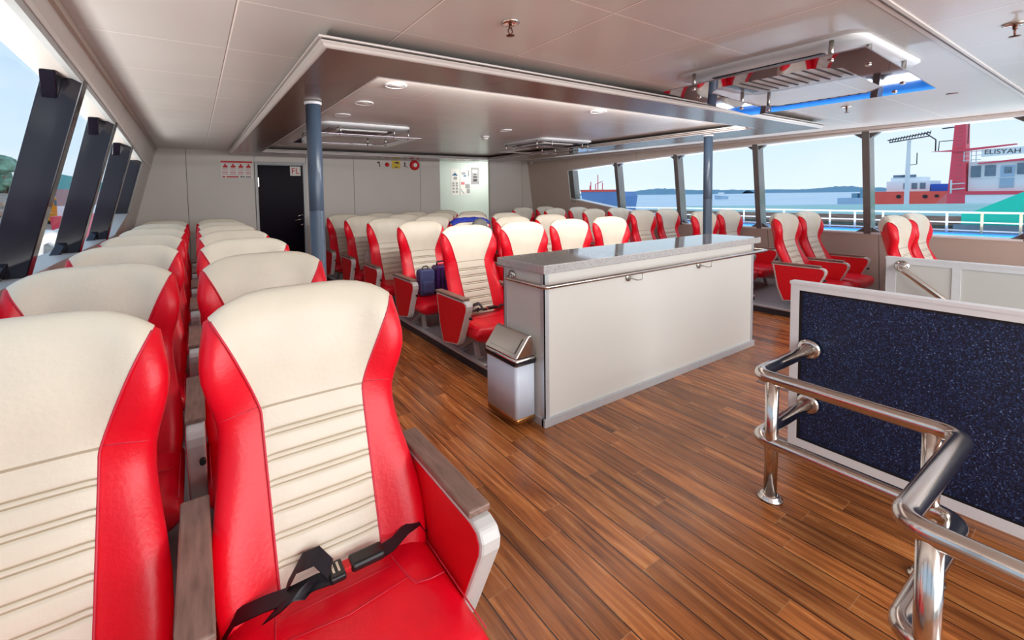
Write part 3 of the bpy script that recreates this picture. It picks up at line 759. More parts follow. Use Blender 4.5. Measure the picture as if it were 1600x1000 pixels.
for k in range(7):
    rn = '%s row from the camera' % ORD[k]
    a = place(proto_both, 0.278, ROWY[k], 'red and cream aisle chair of the left block, '+rn, 'chairs of the left block')
    place(proto_left, 0.278-0.645, ROWY[k], 'red and cream window chair of the left block, '+rn, 'chairs of the left block')
    if k == 0: belts.append(a)
for k in range(2, 7):
    for j in range(4):
        nm = ['left aisle chair','second chair from left','third chair from left','right aisle chair'][j]
        a = place(proto_both if j == 0 else proto_right, 2.085+0.64*j, ROWY[k]+0.02, 'red and cream middle block chair, %s, %s row behind the counter' % (nm, ORD[k-2]), 'chairs of the middle block')
        if k == 2 and j == 0: belts.append(a)
for k in range(7):
    rn = '%s row from the camera' % ORD[k]
    place(proto_both, 5.895, ROWY[k], 'red and cream aisle chair of the right block, '+rn, 'chairs of the right block')
    place(proto_right, 6.54, ROWY[k], 'red and cream window chair of the right block, '+rn, 'chairs of the right block')
for a in belts: build_belt(a)

# ------------------------------------------------------------------ counter
ct = empty('counter', (2.95,2.13,0), label='long cream white service counter with grey stone top and steel hand rail', cat='counter')
CX0, CX1, CY0, CY1 = 1.715-2.95, 4.20-2.95, 1.935-2.13, 2.34-2.13
MB().box((CX0+0.004,CY0+0.004,0.0),(CX1-0.004,CY1-0.004,0.934)).build('cabinet', COUNTERW, ct)
b = MB()
for x in (CX0, CX1):
    for y in (CY0, CY1):
        sx = 1 if x == CX0 else -1; sy = 1 if y == CY0 else -1
        b = MB(); b.box((min(x,x+sx*0.036),min(y,y+sy*0.006),0.045),(max(x,x+sx*0.036),max(y,y+sy*0.006),0.934)); b.box((min(x,x+sx*0.006),min(y,y+sy*0.036),0.045),(max(x,x+sx*0.006),max(y,y+sy*0.036),0.934))
        b.build('corner_trim', ALU, ct)
b = MB(); e = 0.012; b.box((CX0-e,CY0-e,0),(CX1+e,CY0+0.02,0.052)); b.box((CX0-e,CY1-0.02,0),(CX1+e,CY1+e,0.052)); b.box((CX0-e,CY0,0),(CX0+0.02,CY1,0.052)); b.box((CX1-0.02,CY0,0),(CX1+e,CY1,0.052))
b.build('kick_plate', ALU, ct, bevel=0.003)
MB().box((CX0-0.03,CY0-0.035,0.934),(CX1+0.045,CY1+0.03,0.986)).build('stone_top', STONE, ct, bevel=0.006)
rl = MB(); zr = 0.868
rl.tube(fillet([(CX0-0.012,CY1-0.10,zr+0.005),(CX0-0.055,CY1-0.10,zr),(CX0-0.055,CY0-0.075,zr),(CX1+0.07,CY0-0.075,zr),(CX1+0.07,CY0+0.12,zr),(CX1+0.005,CY0+0.12,zr)],0.03),0.0135,12)
ro = rl.build('hand_rail', CHROME, ct)
for x in (2.475-2.95, 3.325-2.95):
    bk = MB(); bk.lathe((x,CY0+0.003,0.822),[(0.026,0),(0.026,-0.008),(0.012,-0.012)],18,'y'); bk.tube(fillet([(x,CY0-0.008,0.822),(x,CY0-0.075,0.815),(x+0.055,CY0-0.075,0.815),(x+0.055,CY0-0.075,zr-0.01)],0.015,4),0.0045,8)
    bk.build('rail_bracket', BRUSHED, ro)
MB().lathe((CX0-0.001,CY1-0.10,zr+0.012),[(0.034,0),(0.034,-0.006),(0.014,-0.012)],20,'x').build('flange', CHROME, ro)

# waste bins hung at the counter ends
def bin_(x0, x1, y0, y1, zb, ztop, label, sgn):
    cx, cy = (x0+x1)/2, (y0+y1)/2
    t_ = empty('waste_bin', (cx,cy,0), label=label, cat='waste bin', group='waste bins at the counter ends')
    hx, hy = (x1-x0)/2, (y1-y0)/2
    b = MB(); b.prism([(x,y,zb+0.035) for x,y in rrect(-hx,-hy,hx,hy,0.022,4)], (0,0,ztop-zb-0.035), smooth=True); b.build('body', BINWHITE, t_)
    b = MB(); b.prism([(x,y,zb) for x,y in rrect(-hx,-hy,hx,hy,0.022,4)], (0,0,0.035), smooth=True); b.build('base_band', BINBASE, t_)
    b = MB(); ex, ey = hx+0.006, hy+0.006
    b.prism([(x,y,ztop-0.015) for x,y in rrect(-ex,-ey,ex,ey,0.022,4)], (0,0,0.045), smooth=True); b.build('rim', CHROME, t_)
    zz = ztop+0.032; zr_ = zz+0.125
    s_ = sgn
    lid = MB(); lid.prism([(-ex,-ey,zz),(ex,-ey,zz),(ex*0.12+s_*0.03,-ey,zr_),(-ex*0.12+s_*0.03,-ey,zr_)], (0,2*ey,0)); lo = lid.build('lid', CHROME, t_, bevel=0.006)
    fx = -ex if s_ > 0 else ex
    q0, q1 = Vector((fx, 0, zz)), Vector((s_*0.03-s_*ex*0.12, 0, zr_)); nrm = Vector((-(q1-q0).z, 0, (q1-q0).x)); nrm = nrm.normalized()*(0.004 if nrm.x*fx > 0 else -0.004)
    a0, a1 = q0+(q1-q0)*0.18+nrm, q0+(q1-q0)*0.82+nrm
    fl = MB(); fl.prism([(a0.x,-ey*0.80,a0.z),(a0.x,ey*0.80,a0.z),(a1.x,ey*0.80,a1.z),(a1.x,-ey*0.80,a1.z)], nrm*0.5); fl.build('flap', BRUSHED if False else CHROME, lo)
    bag = MB(); rr = []
    lp = rrect(-ex-0.003,-ey-0.003,ex+0.003,ey+0.003,0.022,6)
    for j, z in enumerate((ztop-0.004, ztop+0.010)):
        rr.append([(x,y,z+(random.uniform(-0.012,0.004) if j == 0 else 0)) for x,y in lp])
    bag.grid(rr, closed_u=True); bag.build('bin_liner', BLACK, t_)
bin_(1.548,1.700,2.00,2.315,0.03,0.40,'white wall bin with polished steel lid at the left end of the counter',1)
bin_(4.218,4.36,2.00,2.30,0.03,0.40,'white bin mostly hidden behind the right end of the counter',-1)

# ------------------------------------------------------------------ stair enclosure panels and guard rails
pn = empty('stair_screen', (2.73,-0.1,0), label='speckled navy stair screen in a white frame, right foreground', cat='screen')
PY0, PY1, PZ = -1.3, 1.16, 0.905
b = MB()
b.box((-0.02,PY1-0.04,0.0),(0.03,PY1,PZ-0.012)); b.box((-0.02,PY0+0.04,PZ-0.042),(0.03,PY1-0.04,PZ-0.012)); b.box((-0.02,PY0+0.04,0.0),(0.03,PY1-0.04,0.05)); b.box((-0.02,PY0,0),(0.03,PY0+0.04,PZ-0.012)); b.box((-0.024,PY0-.004,PZ-0.012),(0.034,PY1+.004,PZ+0.004))
b.build('frame', WHITEFRAME, pn)
b = MB(); b.box((-0.018,PY0+0.04,0.05),(-0.006,PY1-0.04,0.058)); b.box((-0.018,PY0+0.04,PZ-0.052),(-0.006,PY1-0.04,PZ-0.042)); b.box((-0.018,PY1-0.052,0.05),(-0.006,PY1-0.04,PZ-0.042)); b.build('gasket', BLACKPL, pn)
MB().box((-0.010,PY0+0.04,0.052),(0.02,PY1-0.045,PZ-0.045)).build('speckled_panel', SPECK, pn)
wp = empty('stair_screen', (4.24,-0.1,0), label='low cream white stair screen with vertical batten, in front of the right seats', cat='screen')
b = MB(); b.box((-0.01,PY0,0.0),(0.03,1.15,0.90)); b.build('panel', COUNTERW, wp)
b = MB(); b.box((-0.018,1.10,0),(0.034,1.154,0.892)); b.box((-0.018,PY0,0.862),(0.034,1.10,0.892)); b.box((-0.016,0.785,0),(-0.008,0.825,0.862)); b.box((-0.022,PY0,0.892),(0.038,1.158,0.906)); b.build('frame', WHITEFRAME, wp)
hr = empty('stair_hand_rail', (4.15,0.97,0.84), label='steel hand rail sloping down the stairs on the white screen', cat='hand rail')
b = MB(); b.tube(fillet([(0.07,0.0,0.005),(0.0,-0.003,0.005),(0.0,-0.05,-0.035),(0.0,-1.3,-1.10)],0.03),0.020,14); b.build('rail', CHROME, hr)
MB().lathe((0.079,0,0.005),[(0.042,0),(0.042,-0.008),(0.022,-0.014)],20,'x').build('flange', CHROME, hr)
gr = empty('guard_rail', (2.15,0.92,0), label='polished stainless steel tube guard rail in front of the navy stair screen', cat='guard rail')
def G(x,y,z): return (x-2.15,y-0.92,z)
zt, zl, rr_ = 0.558, 0.262, 0.029
YA, YBk, XA, XBk = 0.968, 0.325, 2.15, 1.475
for z, nm in ((zt,'top_rail'),(zl,'lower_rail')):
    MB().tube(fillet([G(2.70,YA,z),G(XA,YA,z),G(XA,YBk,z),G(XBk,YBk,z),G(XBk,-0.9,z)],0.065,10),rr_,20).build(nm, CHROME, gr)
    MB().lathe(G(2.708,YA,z),[(0.052,0),(0.052,-0.010),(0.044,-0.016),(0.034,-0.020)],24,'x').build('wall_flange', CHROME, gr)
for (x, y) in ((XA+0.0,0.905),(XA,0.40),(XBk,0.27)):
    p_ = MB().tube([G(x,y,0.004),G(x,y,zt)],0.026,20).build('post', CHROME, gr)
    MB().lathe(G(x,y,0),[(0.050,0.001),(0.050,0.008),(0.040,0.012),(0.040,0.020),(0.030,0.024)],24).build('base_flange', CHROME, p_)

# ------------------------------------------------------------------ luggage and left things on seats
by = ROWY[3]+0.02
t_ = empty('backpack', (1.985,by-0.315,0.376), label='slate blue flat bag standing on the left aisle seat of the second middle row', cat='bag')
b = MB(); b.prism([(x,0,z) for x,z in rrect(-0.085,0.0,0.085,0.27,0.035,4)], (0,0.11,0)); b.build('bag_body', BLUEBAG, t_, bevel=0.015)
b = MB(); b.prism([(x,-0.022,z) for x,z in rrect(-0.065,0.03,0.065,0.15,0.02,4)], (0,0.03,0)); b.build('front_pocket', BLUEBAG, t_, bevel=0.01)
b = MB(); b.tube(fillet([(-0.03,0.055,0.262),(-0.03,0.055,0.30),(0.03,0.055,0.30),(0.03,0.055,0.262)],0.02,4),0.006,8); b.build('grab_handle', BLACK, t_)
t_ = empty('suitcase', (2.175,by-0.325,0.376), label='dark purple cabin case with black handle beside the slate blue bag', cat='suitcase')
b = MB(); b.prism([(x,0,z) for x,z in rrect(-0.090,0.012,0.090,0.295,0.03,4)], (0,0.13,0)); b.build('case_body', PURPLEBAG, t_, bevel=0.012)
b = MB()
for x in (-0.045,0.0,0.045): b.box((x-0.006,-0.005,0.04),(x+0.006,0.002,0.265))
b.build('ridges', BLACK, t_)
b = MB(); b.tube(fillet([(-0.055,0.065,0.285),(-0.055,0.065,0.335),(0.055,0.065,0.335),(0.055,0.065,0.285)],0.02,4),0.008,8); b.build('handle', BLACKPL, t_)
for s_ in (-1, 1): MB().lathe((s_*0.07,0.07,0.012),[(0.012,-0.008),(0.012,0.008)],12,'x').build('wheel', BLACKPL, t_)
# blue jacket draped over a headrest
def drape(name, m, x0, y0, uspan, vf, vr, off, label, cat, wav=0.004):
    o_ = empty(name, (x0,y0,0), label=label, cat=cat) if False else None
    rows = []
    seq = [(v,1) for v in vf]+[(v,-1) for v in vr]
    for v, sd in seq:
        r = []
        for i in range(17):
            x = uspan[0]+(uspan[1]-uspan[0])*i/16
            p = back_pt(x, v, sd, off+wav*math.sin(i*1.7+v*40)+0.002)
            r.append(p)
        rows.append(r)
    b = MB(); b.grid(rows)
    o = b.build(name, m); sol = o.modifiers.new('thick','SOLIDIFY'); sol.thickness = 0.006; sol.offset = 1
    o.location = (x0,y0,0); return tag(o, label, cat)
jx = 2.085+0.64
drape('jacket', BLUECLOTH, jx, by, (-0.26,0.26), [0.955,0.968,0.98,0.99,0.997,1.0], [.997,.99,.98,.96,.92,.86,.8], 0.020, 'royal blue jacket draped over a headrest of the middle block', 'jacket')
cp = empty('cap', (jx+0.06,by-0.085,1.045), label='grey cloth cap hanging on the headrest under the blue jacket', cat='cap')
b = MB(); rows = []
for i in range(9):
    a = PI/2*i/8; r = math.cos(a); rows.append([(0.105*r*math.cos(2*PI*k/24), 0.055*r*math.sin(2*PI*k/24), 0.085*math.sin(a)+0.004*math.sin(k*2.1)) for k in range(24)])
b.grid(rows, closed_u=True); b.build('crown', GREYCLOTH, cp)
b = MB(); b.grid([[(0.105*s1*math.cos(PI+PI*k/12), 0.055*s1*math.sin(PI+PI*k/12)-0.03*(s1-1)*4*math.sin(PI*k/12), -0.008*(s1-1)*10) for k in range(13)] for s1 in (1.0,1.25,1.5)]); b.build('brim', GREYCLOTH, cp)
wb = empty('cloth_bag', (2.06,ROWY[5]-0.24,0.38), label='white cloth bag leaning on a far left aisle seat of the middle block', cat='bag')
b = MB(); rows = []
for i in range(8):
    t0 = i/7; w0 = 0.10*(1-0.6*t0); rows.append([(w0*math.cos(2*PI*k/14)+0.01*math.sin(k*3+i), 0.045*(1-0.5*t0)*math.sin(2*PI*k/14), 0.26*t0) for k in range(14)])
b.grid(rows, closed_u=True); b.build('bag_body', WHITECLOTH, wb)
b = MB(); b.tube(fillet([(-0.02,0,0.25),(0.0,0,0.34),(0.03,0,0.25)],0.03,4),0.006,6); b.build('strap', WHITECLOTH, wb)

# ------------------------------------------------------------------ things on the far bulkhead
def card(name, x0, x1, z0, z1, m, label, cat, y=YB, group=None):
    t_ = empty(name, ((x0+x1)/2, y-0.001, (z0+z1)/2), label=label, cat=cat, group=group)
    MB().box((-(x1-x0)/2,-0.004,-(z1-z0)/2),((x1-x0)/2,0,(z1-z0)/2)).build('sheet', m, t_)
    return t_
def mark(t_, m, rects, name='print'):
    b = MB()
    for (xa,xb,za,zb) in rects: b.box((xa,-0.006,za),(xb,-0.0042,zb))
    return b.build(name, m, t_)
p = card('poster', 0.385,0.865,1.765,2.055, PAPER, 'white and red safety instruction poster beside the black door', 'poster')
mark(p, PRINTRED, [(-0.24,0.24,0.118,0.145),(-0.22,-0.18,-0.132,-0.112),(-0.16,0.02,-0.132,-0.112)], 'header')
for i in range(4):
    x = -0.175+0.117*i
    b = MB(); b.prism([(x-0.035,-0.0045,0.035),(x+0.035,-0.0045,0.035),(x+0.035,-0.0045,0.065),(x+0.012,-0.0045,0.075),(x+0.012,-0.0045,0.1),(x-0.01,-0.0045,0.1),(x-0.01,-0.0045,0.07),(x-0.035,-0.0045,0.06)], (0,-0.0015,0))
    b.build('picture', PRINTRED, p)
mark(p, PRINTPINK, [(-0.22+0.118*i,-0.14+0.118*i,z,z+0.008) for i in range(4) for z in (0.012,-0.012,-0.045,-0.058,-0.085)], 'text_lines')
mark(p, PRINTDARK, [(0.05,0.08,-0.132,-0.108),(0.09,0.11,-0.132,-0.108),(0.13,0.21,-0.130,-0.116)], 'print')
s = card('door_sticker', 1.475,1.655,1.815,1.985, PAPER, 'white square sticker with red letters FL on the black door', 'sticker', y=YB+0.004)
text_obj('FL', 0.15, PRINTRED, s, Matrix.Translation((0,-0.0055,-0.005))@Matrix.Rotation(PI/2,4,'X'))
s = card('sign', 3.435,3.62,1.985,2.145, YELLOW, 'yellow square warning sign in the row of small signs on the far wall', 'sign')
b = MB(); b.prism([(-0.05,-0.0045,0.03),(0.0,-0.0045,0.06),(0.06,-0.0045,0.05),(0.055,-0.0045,0.0),(0.03,-0.0045,0.02),(-0.02,-0.0045,0.025)], (0,-0.0015,0)); b.prism([(-0.04,-0.0045,-0.06),(0.0,-0.0045,-0.035),(0.05,-0.0045,-0.06)], (0,-0.0015,0)); b.build('pictogram', PRINTDARK, s)
s = empty('wall_hook', (3.15,YB,2.06), label='small dark curved hook sign at the left of the sign row', cat='sign')
b = MB(); b.prism([(-0.03,0,0.05),(0.025,0,0.06),(0.035,0,-0.05),(0.015,0,-0.05),(0.010,0,0.02),(-0.02,0,0.02)], (0,-0.004,0)); b.build('glyph', PRINTDARK, s)
s = empty('alarm_lamp', (3.335,YB,2.06), label='small red lamp on the far wall left of the yellow sign', cat='lamp')
MB().lathe((0,0,0),[(0.045,0),(0.04,-0.02),(0.015,-0.04)],16,'y').build('dome', PRINTRED, s); MB().box((-0.05,-0.006,-0.012),(0.05,0,0.012)).build('base', BRONZE, s)
s = empty('wall_sign', (3.73,YB,2.07), label='narrow dark red strip sign between the yellow sign and the red ring', cat='sign')
MB().box((-0.02,-0.004,-0.05),(0.008,0,0.05)).build('strip', PRINTDARK, s); MB().box((0.025,-0.004,-0.06),(0.045,0,-0.04)).build('dot', PRINTDARK, s)
s = empty('fire_alarm_bell', (3.94,YB,2.06), label='round red fire alarm bell on the far wall', cat='alarm bell')
MB().lathe((0,0,0),[(0.105,0),(0.105,-0.03),(0.085,-0.05),(0.05,-0.055)],28,'y').build('gong', PRINTRED, s); MB().lathe((0,-0.054,0),[(0.045,0),(0.040,-0.006)],20,'y').build('centre_plate', PAPER, s)
# passage posters
p = card('poster', 5.56,5.80,1.42,2.10, PAPER, 'tall narrow notice with blue triangle on the passage wall', 'poster', y=9.8)
b = MB(); b.prism([(-0.09,-0.0045,0.16),(0.09,-0.0045,0.16),(0.0,-0.0045,0.24)], (0,-0.0015,0)); b.build('triangle', BLUEPAPER, p)
mark(p, PRINTGREY, [(-0.04,0.06,0.06,0.13)]+[(x,x+0.06,z,z+0.05) for x in (-0.08,0.02) for z in (-0.06,-0.12,-0.20,-0.28)], 'print')
p = card('poster', 5.835,6.16,1.80,2.13, GREYPAINT, 'grey square notice, upper one of the two side by side on the passage wall', 'poster', y=9.8)
mark(p, PRINTGREY, [(-0.12,0.0,-0.02,0.05),(0.07,0.12,-0.06,0.1)], 'print'); mark(p, BLUEPAPER, [(-0.06,0.02,-0.07,-0.03)], 'print')
p = card('poster', 5.83,6.14,1.42,1.795, PAPER, 'white notice with pink heading, lower one on the passage wall', 'poster', y=9.795)
mark(p, PRINTPINK, [(-0.13,-0.02,0.08,0.15)], 'heading'); mark(p, PRINTGREY, [(0.0,0.14,-0.02,0.10),(0.04,0.14,-0.15,-0.03)], 'print')
b = MB(); b.tube([(-0.14,-0.005,-0.04),(-0.04,-0.005,-0.16)],0.006,5); b.build('line', PRINTDARK, p)
p = card('poster', 6.17,6.42,1.70,2.14, PRINTGREY, 'grey framed notice farthest right on the passage wall', 'poster', y=9.8)
mark(p, PAPER, [(-0.08,0.08,0.08,0.16)], 'print'); mark(p, PRINTDARK, [(-0.06,0.06,-0.05,-0.01),(-0.06,0.06,-0.15,-0.08),(-0.03,0.03,0.02,0.05)], 'print')
# cctv
s = empty('security_camera', (7.05,8.35,zc(8.35)-0.001), label='small white dome security camera in the far right corner', cat='security camera')
MB().lathe((0,0,0),[(0.06,0),(0.06,-0.03),(0.05,-0.04)],18).build('base', WHITEFRAME, s); MB().lathe((0,0,-0.04),[(0.05,0),(0.045,-0.04),(0.015,-0.065)],18).build('dome', WHITEFRAME, s); MB().lathe((-0.03,-0.03,-0.07),[(0.02,0),(0.016,-0.014)],12).build('lens', BLACKPL, s)

# ------------------------------------------------------------------ outside, right: sea, ships, barge, railing
sea = MB(); sea.add([(9.5,-600,-4),(9000,-6000,-4),(9000,9000,-4),(-200,9000,-4),(-200,200,-4),(9.5,60,-4)], [(0,1,2,3,4,5)])
struct(sea.build('trim_%d' % n_, WATER)); n_ += 1
def ridge(name, pts, x, zb, label, m, thick):
    b = MB(); n = len(pts); top = []
    for i in range(n-1):
        (y0,z0),(y1,z1) = pts[i], pts[i+1]
        for k in range(6):
            u = k/6; top.append((y0+(y1-y0)*u, z0+(z1-z0)*u+random.uniform(-0.35,0.35)*0.22*abs(z0-zb)))
    top.append(pts[-1])
    rows = [[(x,y,zb) for y,z in top],[(x+thick*0.3,y,zb+(z-zb)*0.8) for y,z in top],[(x+thick*0.5,y,z) for y,z in top],[(x+thick,y,zb) for y,z in top]]
    b.grid(rows, smooth=False); return tag(b.build(name, m), label, 'island')
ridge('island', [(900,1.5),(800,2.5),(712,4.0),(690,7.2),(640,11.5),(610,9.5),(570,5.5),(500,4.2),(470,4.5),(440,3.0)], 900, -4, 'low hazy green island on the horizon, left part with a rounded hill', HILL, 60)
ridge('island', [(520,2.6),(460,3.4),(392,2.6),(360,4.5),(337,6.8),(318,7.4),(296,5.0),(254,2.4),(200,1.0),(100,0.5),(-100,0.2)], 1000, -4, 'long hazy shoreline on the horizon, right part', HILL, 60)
def plank(b, x, pts, dx, mi=0): b.prism([(x,y,z) for y,z in pts], (dx,0,0), mi)
# far navy ship seen in the farthest right window
s = empty('cargo_ship', (90,79,-4), label='distant navy and red cargo ship in the farthest right window', cat='ship')
def L(y,z): return (0,y-79,z+4)
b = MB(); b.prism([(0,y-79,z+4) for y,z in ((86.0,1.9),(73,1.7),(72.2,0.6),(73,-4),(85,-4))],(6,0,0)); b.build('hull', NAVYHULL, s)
b = MB(); b.prism([(-0.1,y-79,z+4) for y,z in ((86.3,2.45),(75.5,2.3),(75.5,1.75),(86.0,1.85))],(5,0,0)); b.build('bulwark', HULLRED, s)
b = MB()
for y, h in ((84.3,4.6),(84.6,3.6),(81.8,6.4),(80.2,4.2),(82.6,4.0)): b.tube([(2,y-79,6),(2,y-79,4+h)],0.12,6)
b.tube([(2,3.2,8.0),(2,1.2,8.6)],0.10,6); b.build('mast', SHIPPINK, s)
s = empty('fishing_boat', (300,160,-4), label='tiny distant white boat on the water between two right windows', cat='boat')
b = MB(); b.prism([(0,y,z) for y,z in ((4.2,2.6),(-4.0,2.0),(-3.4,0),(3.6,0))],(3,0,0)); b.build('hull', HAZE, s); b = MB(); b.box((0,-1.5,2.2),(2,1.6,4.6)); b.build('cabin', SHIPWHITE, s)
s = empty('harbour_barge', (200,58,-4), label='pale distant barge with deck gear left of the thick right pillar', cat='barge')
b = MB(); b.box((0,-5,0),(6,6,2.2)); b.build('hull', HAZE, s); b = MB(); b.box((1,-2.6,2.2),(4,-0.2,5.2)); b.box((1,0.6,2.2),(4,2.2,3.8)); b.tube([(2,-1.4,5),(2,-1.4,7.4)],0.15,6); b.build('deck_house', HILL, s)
# red work ship
s = empty('tug_ship', (60,13,-4), label='orange red work ship with white deckhouse beyond the railing', cat='ship')
def q(y,z): return (0,y-13,z+4)
b = MB(); b.prism([(0,y-13,z+4) for y,z in ((17.0,0.9),(16.6,1.05),(10.7,1.05),(11.6,-0.15),(11.8,-4),(16.0,-4),(16.6,-0.5))],(6,0,0)); b.build('hull', HULLRED, s)
b = MB(); b.box((1,12.2-13,5.0),(5,15.4-13,6.1)); b.box((1.5,12.9-13,6.1),(4.5,15.2-13,6.5)); b.build('deck_house', SHIPWHITE, s)
b = MB()
for y in (12.5,13.1,13.7): b.box((0.95,y-13,5.3),(1.0,y+0.4-13,5.9))
b.box((1.4,13.3-13,6.5),(1.6,15.0-13,6.75)); b.build('window', SHIPGLASS, s)
b = MB(); b.prism([(0.8,y-13,z+4) for y,z in ((12.1,1.05),(10.9,1.05),(10.85,1.75),(12.1,1.75))],(4,0,0)); b.build('blue_container', mat('ship_blue', rgb(46,92,196), 0.5, noise=0.05), s)
b = MB(); b.lathe((-0.02,14.2-13,4.55),[(0.18,-0.06),(0.18,0.06)],12,'x'); b.lathe((-0.02,12.3-13,4.55),[(0.18,-0.06),(0.18,0.06)],12,'x'); b.lathe((-0.02,11.5-13,4.6),[(0.15,-0.06),(0.15,0.06)],12,'x'); b.build('tyre_fender', BLACKPL, s)
# white mast with lattice boom
s = empty('crane_mast', (40,9.07,-4), label='slim white mast carrying a dark lattice boom, right windows', cat='mast')
b = MB(); b.tube([(0,0.02,-0.0),(0,0.0,6.6),(0,-0.02,8.55)],[0.15,0.12,0.09],8); b.build('pole', RAILWHITE, s)
b = MB(); b.tube([(0,1.05,8.65),(0,-1.0,8.95)],0.04,6); b.tube([(0,0.95,8.50),(0,-0.98,8.72)],0.04,6)
for i in range(15):
    y = 0.95-i*0.137; z = 8.58+0.021*i; b.tube([(0,y,z-0.06),(0,y-0.06,z+0.18)],0.025,5)
b.build('lattice_boom', PRINTDARK, s)
b = MB(); b.tube(fillet([(0,0,6.9),(0,-0.42,6.95),(0,-0.42,7.7)],0.05,3),0.025,6); b.tube([(0,0.25,6.2),(0,-0.05,6.25)],0.03,6); b.build('antenna_arm', PRINTDARK, s)
# white ship with red tower and name board
s = empty('ferry_ship', (30,4.2,-4), label='white ship with crimson mast tower and name board, right edge windows', cat='ship')
b = MB(); b.prism([(0,y-4.2,z+4) for y,z in ((5.22,5.2),(4.93,5.2),(4.83,0.5),(5.44,0.5))],(0.8,0,0)); tw = b.build('mast_tower', SHIPPINK, s)
b = MB()
for i in range(22):
    z = 4.7+i*0.19; w0 = 0.05; b.box((-0.02,5.03-4.2-w0,z),(0,5.10-4.2+w0,z+0.03))
b.build('rungs', PRINTPINK, tw)
b = MB(); b.box((0.2,3.0-4.2-4,5.05),(5,4.80-4.2,6.55)); b.box((0.0,-5.2,4.4),(5,4.84-4.2,5.05)); b.box((0.4,-5.2,0),(5,4.7-4.2,4.5)); b.build('deck_house', SHIPWHITE, s)
b = MB(); b.box((-0.05,-5.2,5.06),(0.3,4.90-4.2,5.20)); b.prism([(0.05,y-4.2,z+4) for y,z in ((4.5,2.48),(3.0,2.62),(-1.0,2.8),(-1.0,2.7),(3.0,2.52),(4.5,2.44))],(0.3,0,0)); b.prism([(-0.1,y-4.2,z+4) for y,z in ((6.0,3.12),(5.0,3.15),(3.4,3.24),(3.4,3.20),(5.0,3.04))],(0.3,0,0)); b.build('red_band', SHIPPINK, s)
for (ya,yb,za,zb) in ((4.72,4.42,1.84,2.36),(4.30,3.98,1.88,2.36),(3.74,3.52,1.98,2.26),(3.38,2.9,1.92,2.40),(4.62,4.28,0.68,1.02),(4.16,3.90,0.72,1.04)):
    w_ = MB().box((0.15,yb-4.2,za+4),(0.22,ya-4.2,zb+4)).build('window', SHIPGLASS, s)
MB().prism([(0.16,y-4.2,z+4) for y,z in ((3.86,1.34),(3.46,1.36),(3.44,2.34),(3.84,2.32))],(0.03,0,0)).build('door', HAZE, s)
b = MB()
for z in (1.76,): b.tube([(-0.05,4.72-4.2,z+4),(-0.05,-4,z+4.12)],0.02,6)
for z in (2.62,2.82,3.0): b.tube([(-0.02,4.95-4.2,z+4),(-0.02,4.4-4.2,z+4.02)],0.018,6)
for y in (4.92,4.70,4.55): b.tube([(-0.02,y-4.2,6.55),(-0.02,y-4.2,7.05)],0.018,6)
b.tube([(-0.1,5.3-4.2,5.30),(-0.1,4.85-4.2,5.34)],0.03,6); b.tube([(-0.1,5.3-4.2,5.55),(-0.1,4.85-4.2,5.58)],0.03,6); b.tube([(-0.1,5.28-4.2,5.1),(-0.1,5.28-4.2,5.75)],0.035,6); b.build('ship_railing', RAILWHITE, s)
b = MB(); b.tube(fillet([(0.2,5.9-4.2,7.15),(0.2,5.9-4.2,7.7),(0.2,6.25-4.2,8.05)],0.05,3),0.025,6); b.tube([(0.2,5.8-4.2,7.15),(0.2,5.78-4.2,7.6),(0.2,5.25-4.2,7.6)],0.02,6); b.tube([(0.2,5.7-4.2,8.2),(0.2,5.2-4.2,8.22)],0.03,6); b.tube([(0.2,4.86-4.2,7.4),(0.2,4.84-4.2,8.6)],0.015,6); b.build('antenna', PRINTDARK, s)
mb = MB().prism([(0.0,y-4.2,z+4) for y,z in ((4.40,2.74),(3.16,2.80),(3.16,3.10),(4.40,3.07))],(0.03,0,0)).build('name_board', SHIPWHITE, s)
M_ = Matrix.Translation((-0.01, 3.795-4.2, 6.93))@Matrix.Rotation(math.radians(1.2),4,'X')@Matrix.Rotation(-PI/2,4,'Z')@Matrix.Rotation(PI/2,4,'X')
text_obj('ELISYAH', 0.285, PRINTDARK, mb, M_)
# barge alongside: pale tarp, teal bow plate, rusty side
s = empty('barge', (14,3,-4), label='teal barge with pale tarpaulin deck and rusty side just outside the right windows', cat='barge')
b = MB(); b.add([(0.2,9,4.62),(0.2,-6,4.84),(6,-6,5.02),(6,9,4.72),(0.2,9,4.4),(0.2,-6,4.4),(6,-6,4.4),(6,9,4.4)], [(0,1,2,3),(0,4,5,1),(1,5,6,2),(2,6,7,3),(3,7,4,0)]); b.build('tarpaulin_deck', TEALPALE, s)
b = MB(); b.prism([(0.0,y-3,z+4) for y,z in ((2.30,0.84),(2.19,0.84),(1.45,1.30),(-3,1.5),(-3,0.2),(2.30,0.2))],(3,0,0)); b.build('bow_plate', TEAL, s)
b = MB(); b.box((0.0,-0.7,4.56),(0.15,9,4.86-0.1)); b.box((0.0,-0.7,4.40),(0.12,9,4.50)); b.build('rusty_side', RUST, s)
b = MB(); b.box((-0.1,-9,0),(6,9,4.42)); b.build('hull', TEALPALE, s)
b = MB(); b.box((-0.12,-1.9,4.30),(-0.02,-0.6,4.60)); b.box((-0.13,-0.6,4.36),(-0.02,2.4,4.42)); b.lathe((-0.06,-2.25,4.42),[(0.14,-0.05),(0.14,0.05)],16,'x'); b.build('opening', SHIPGLASS, s)
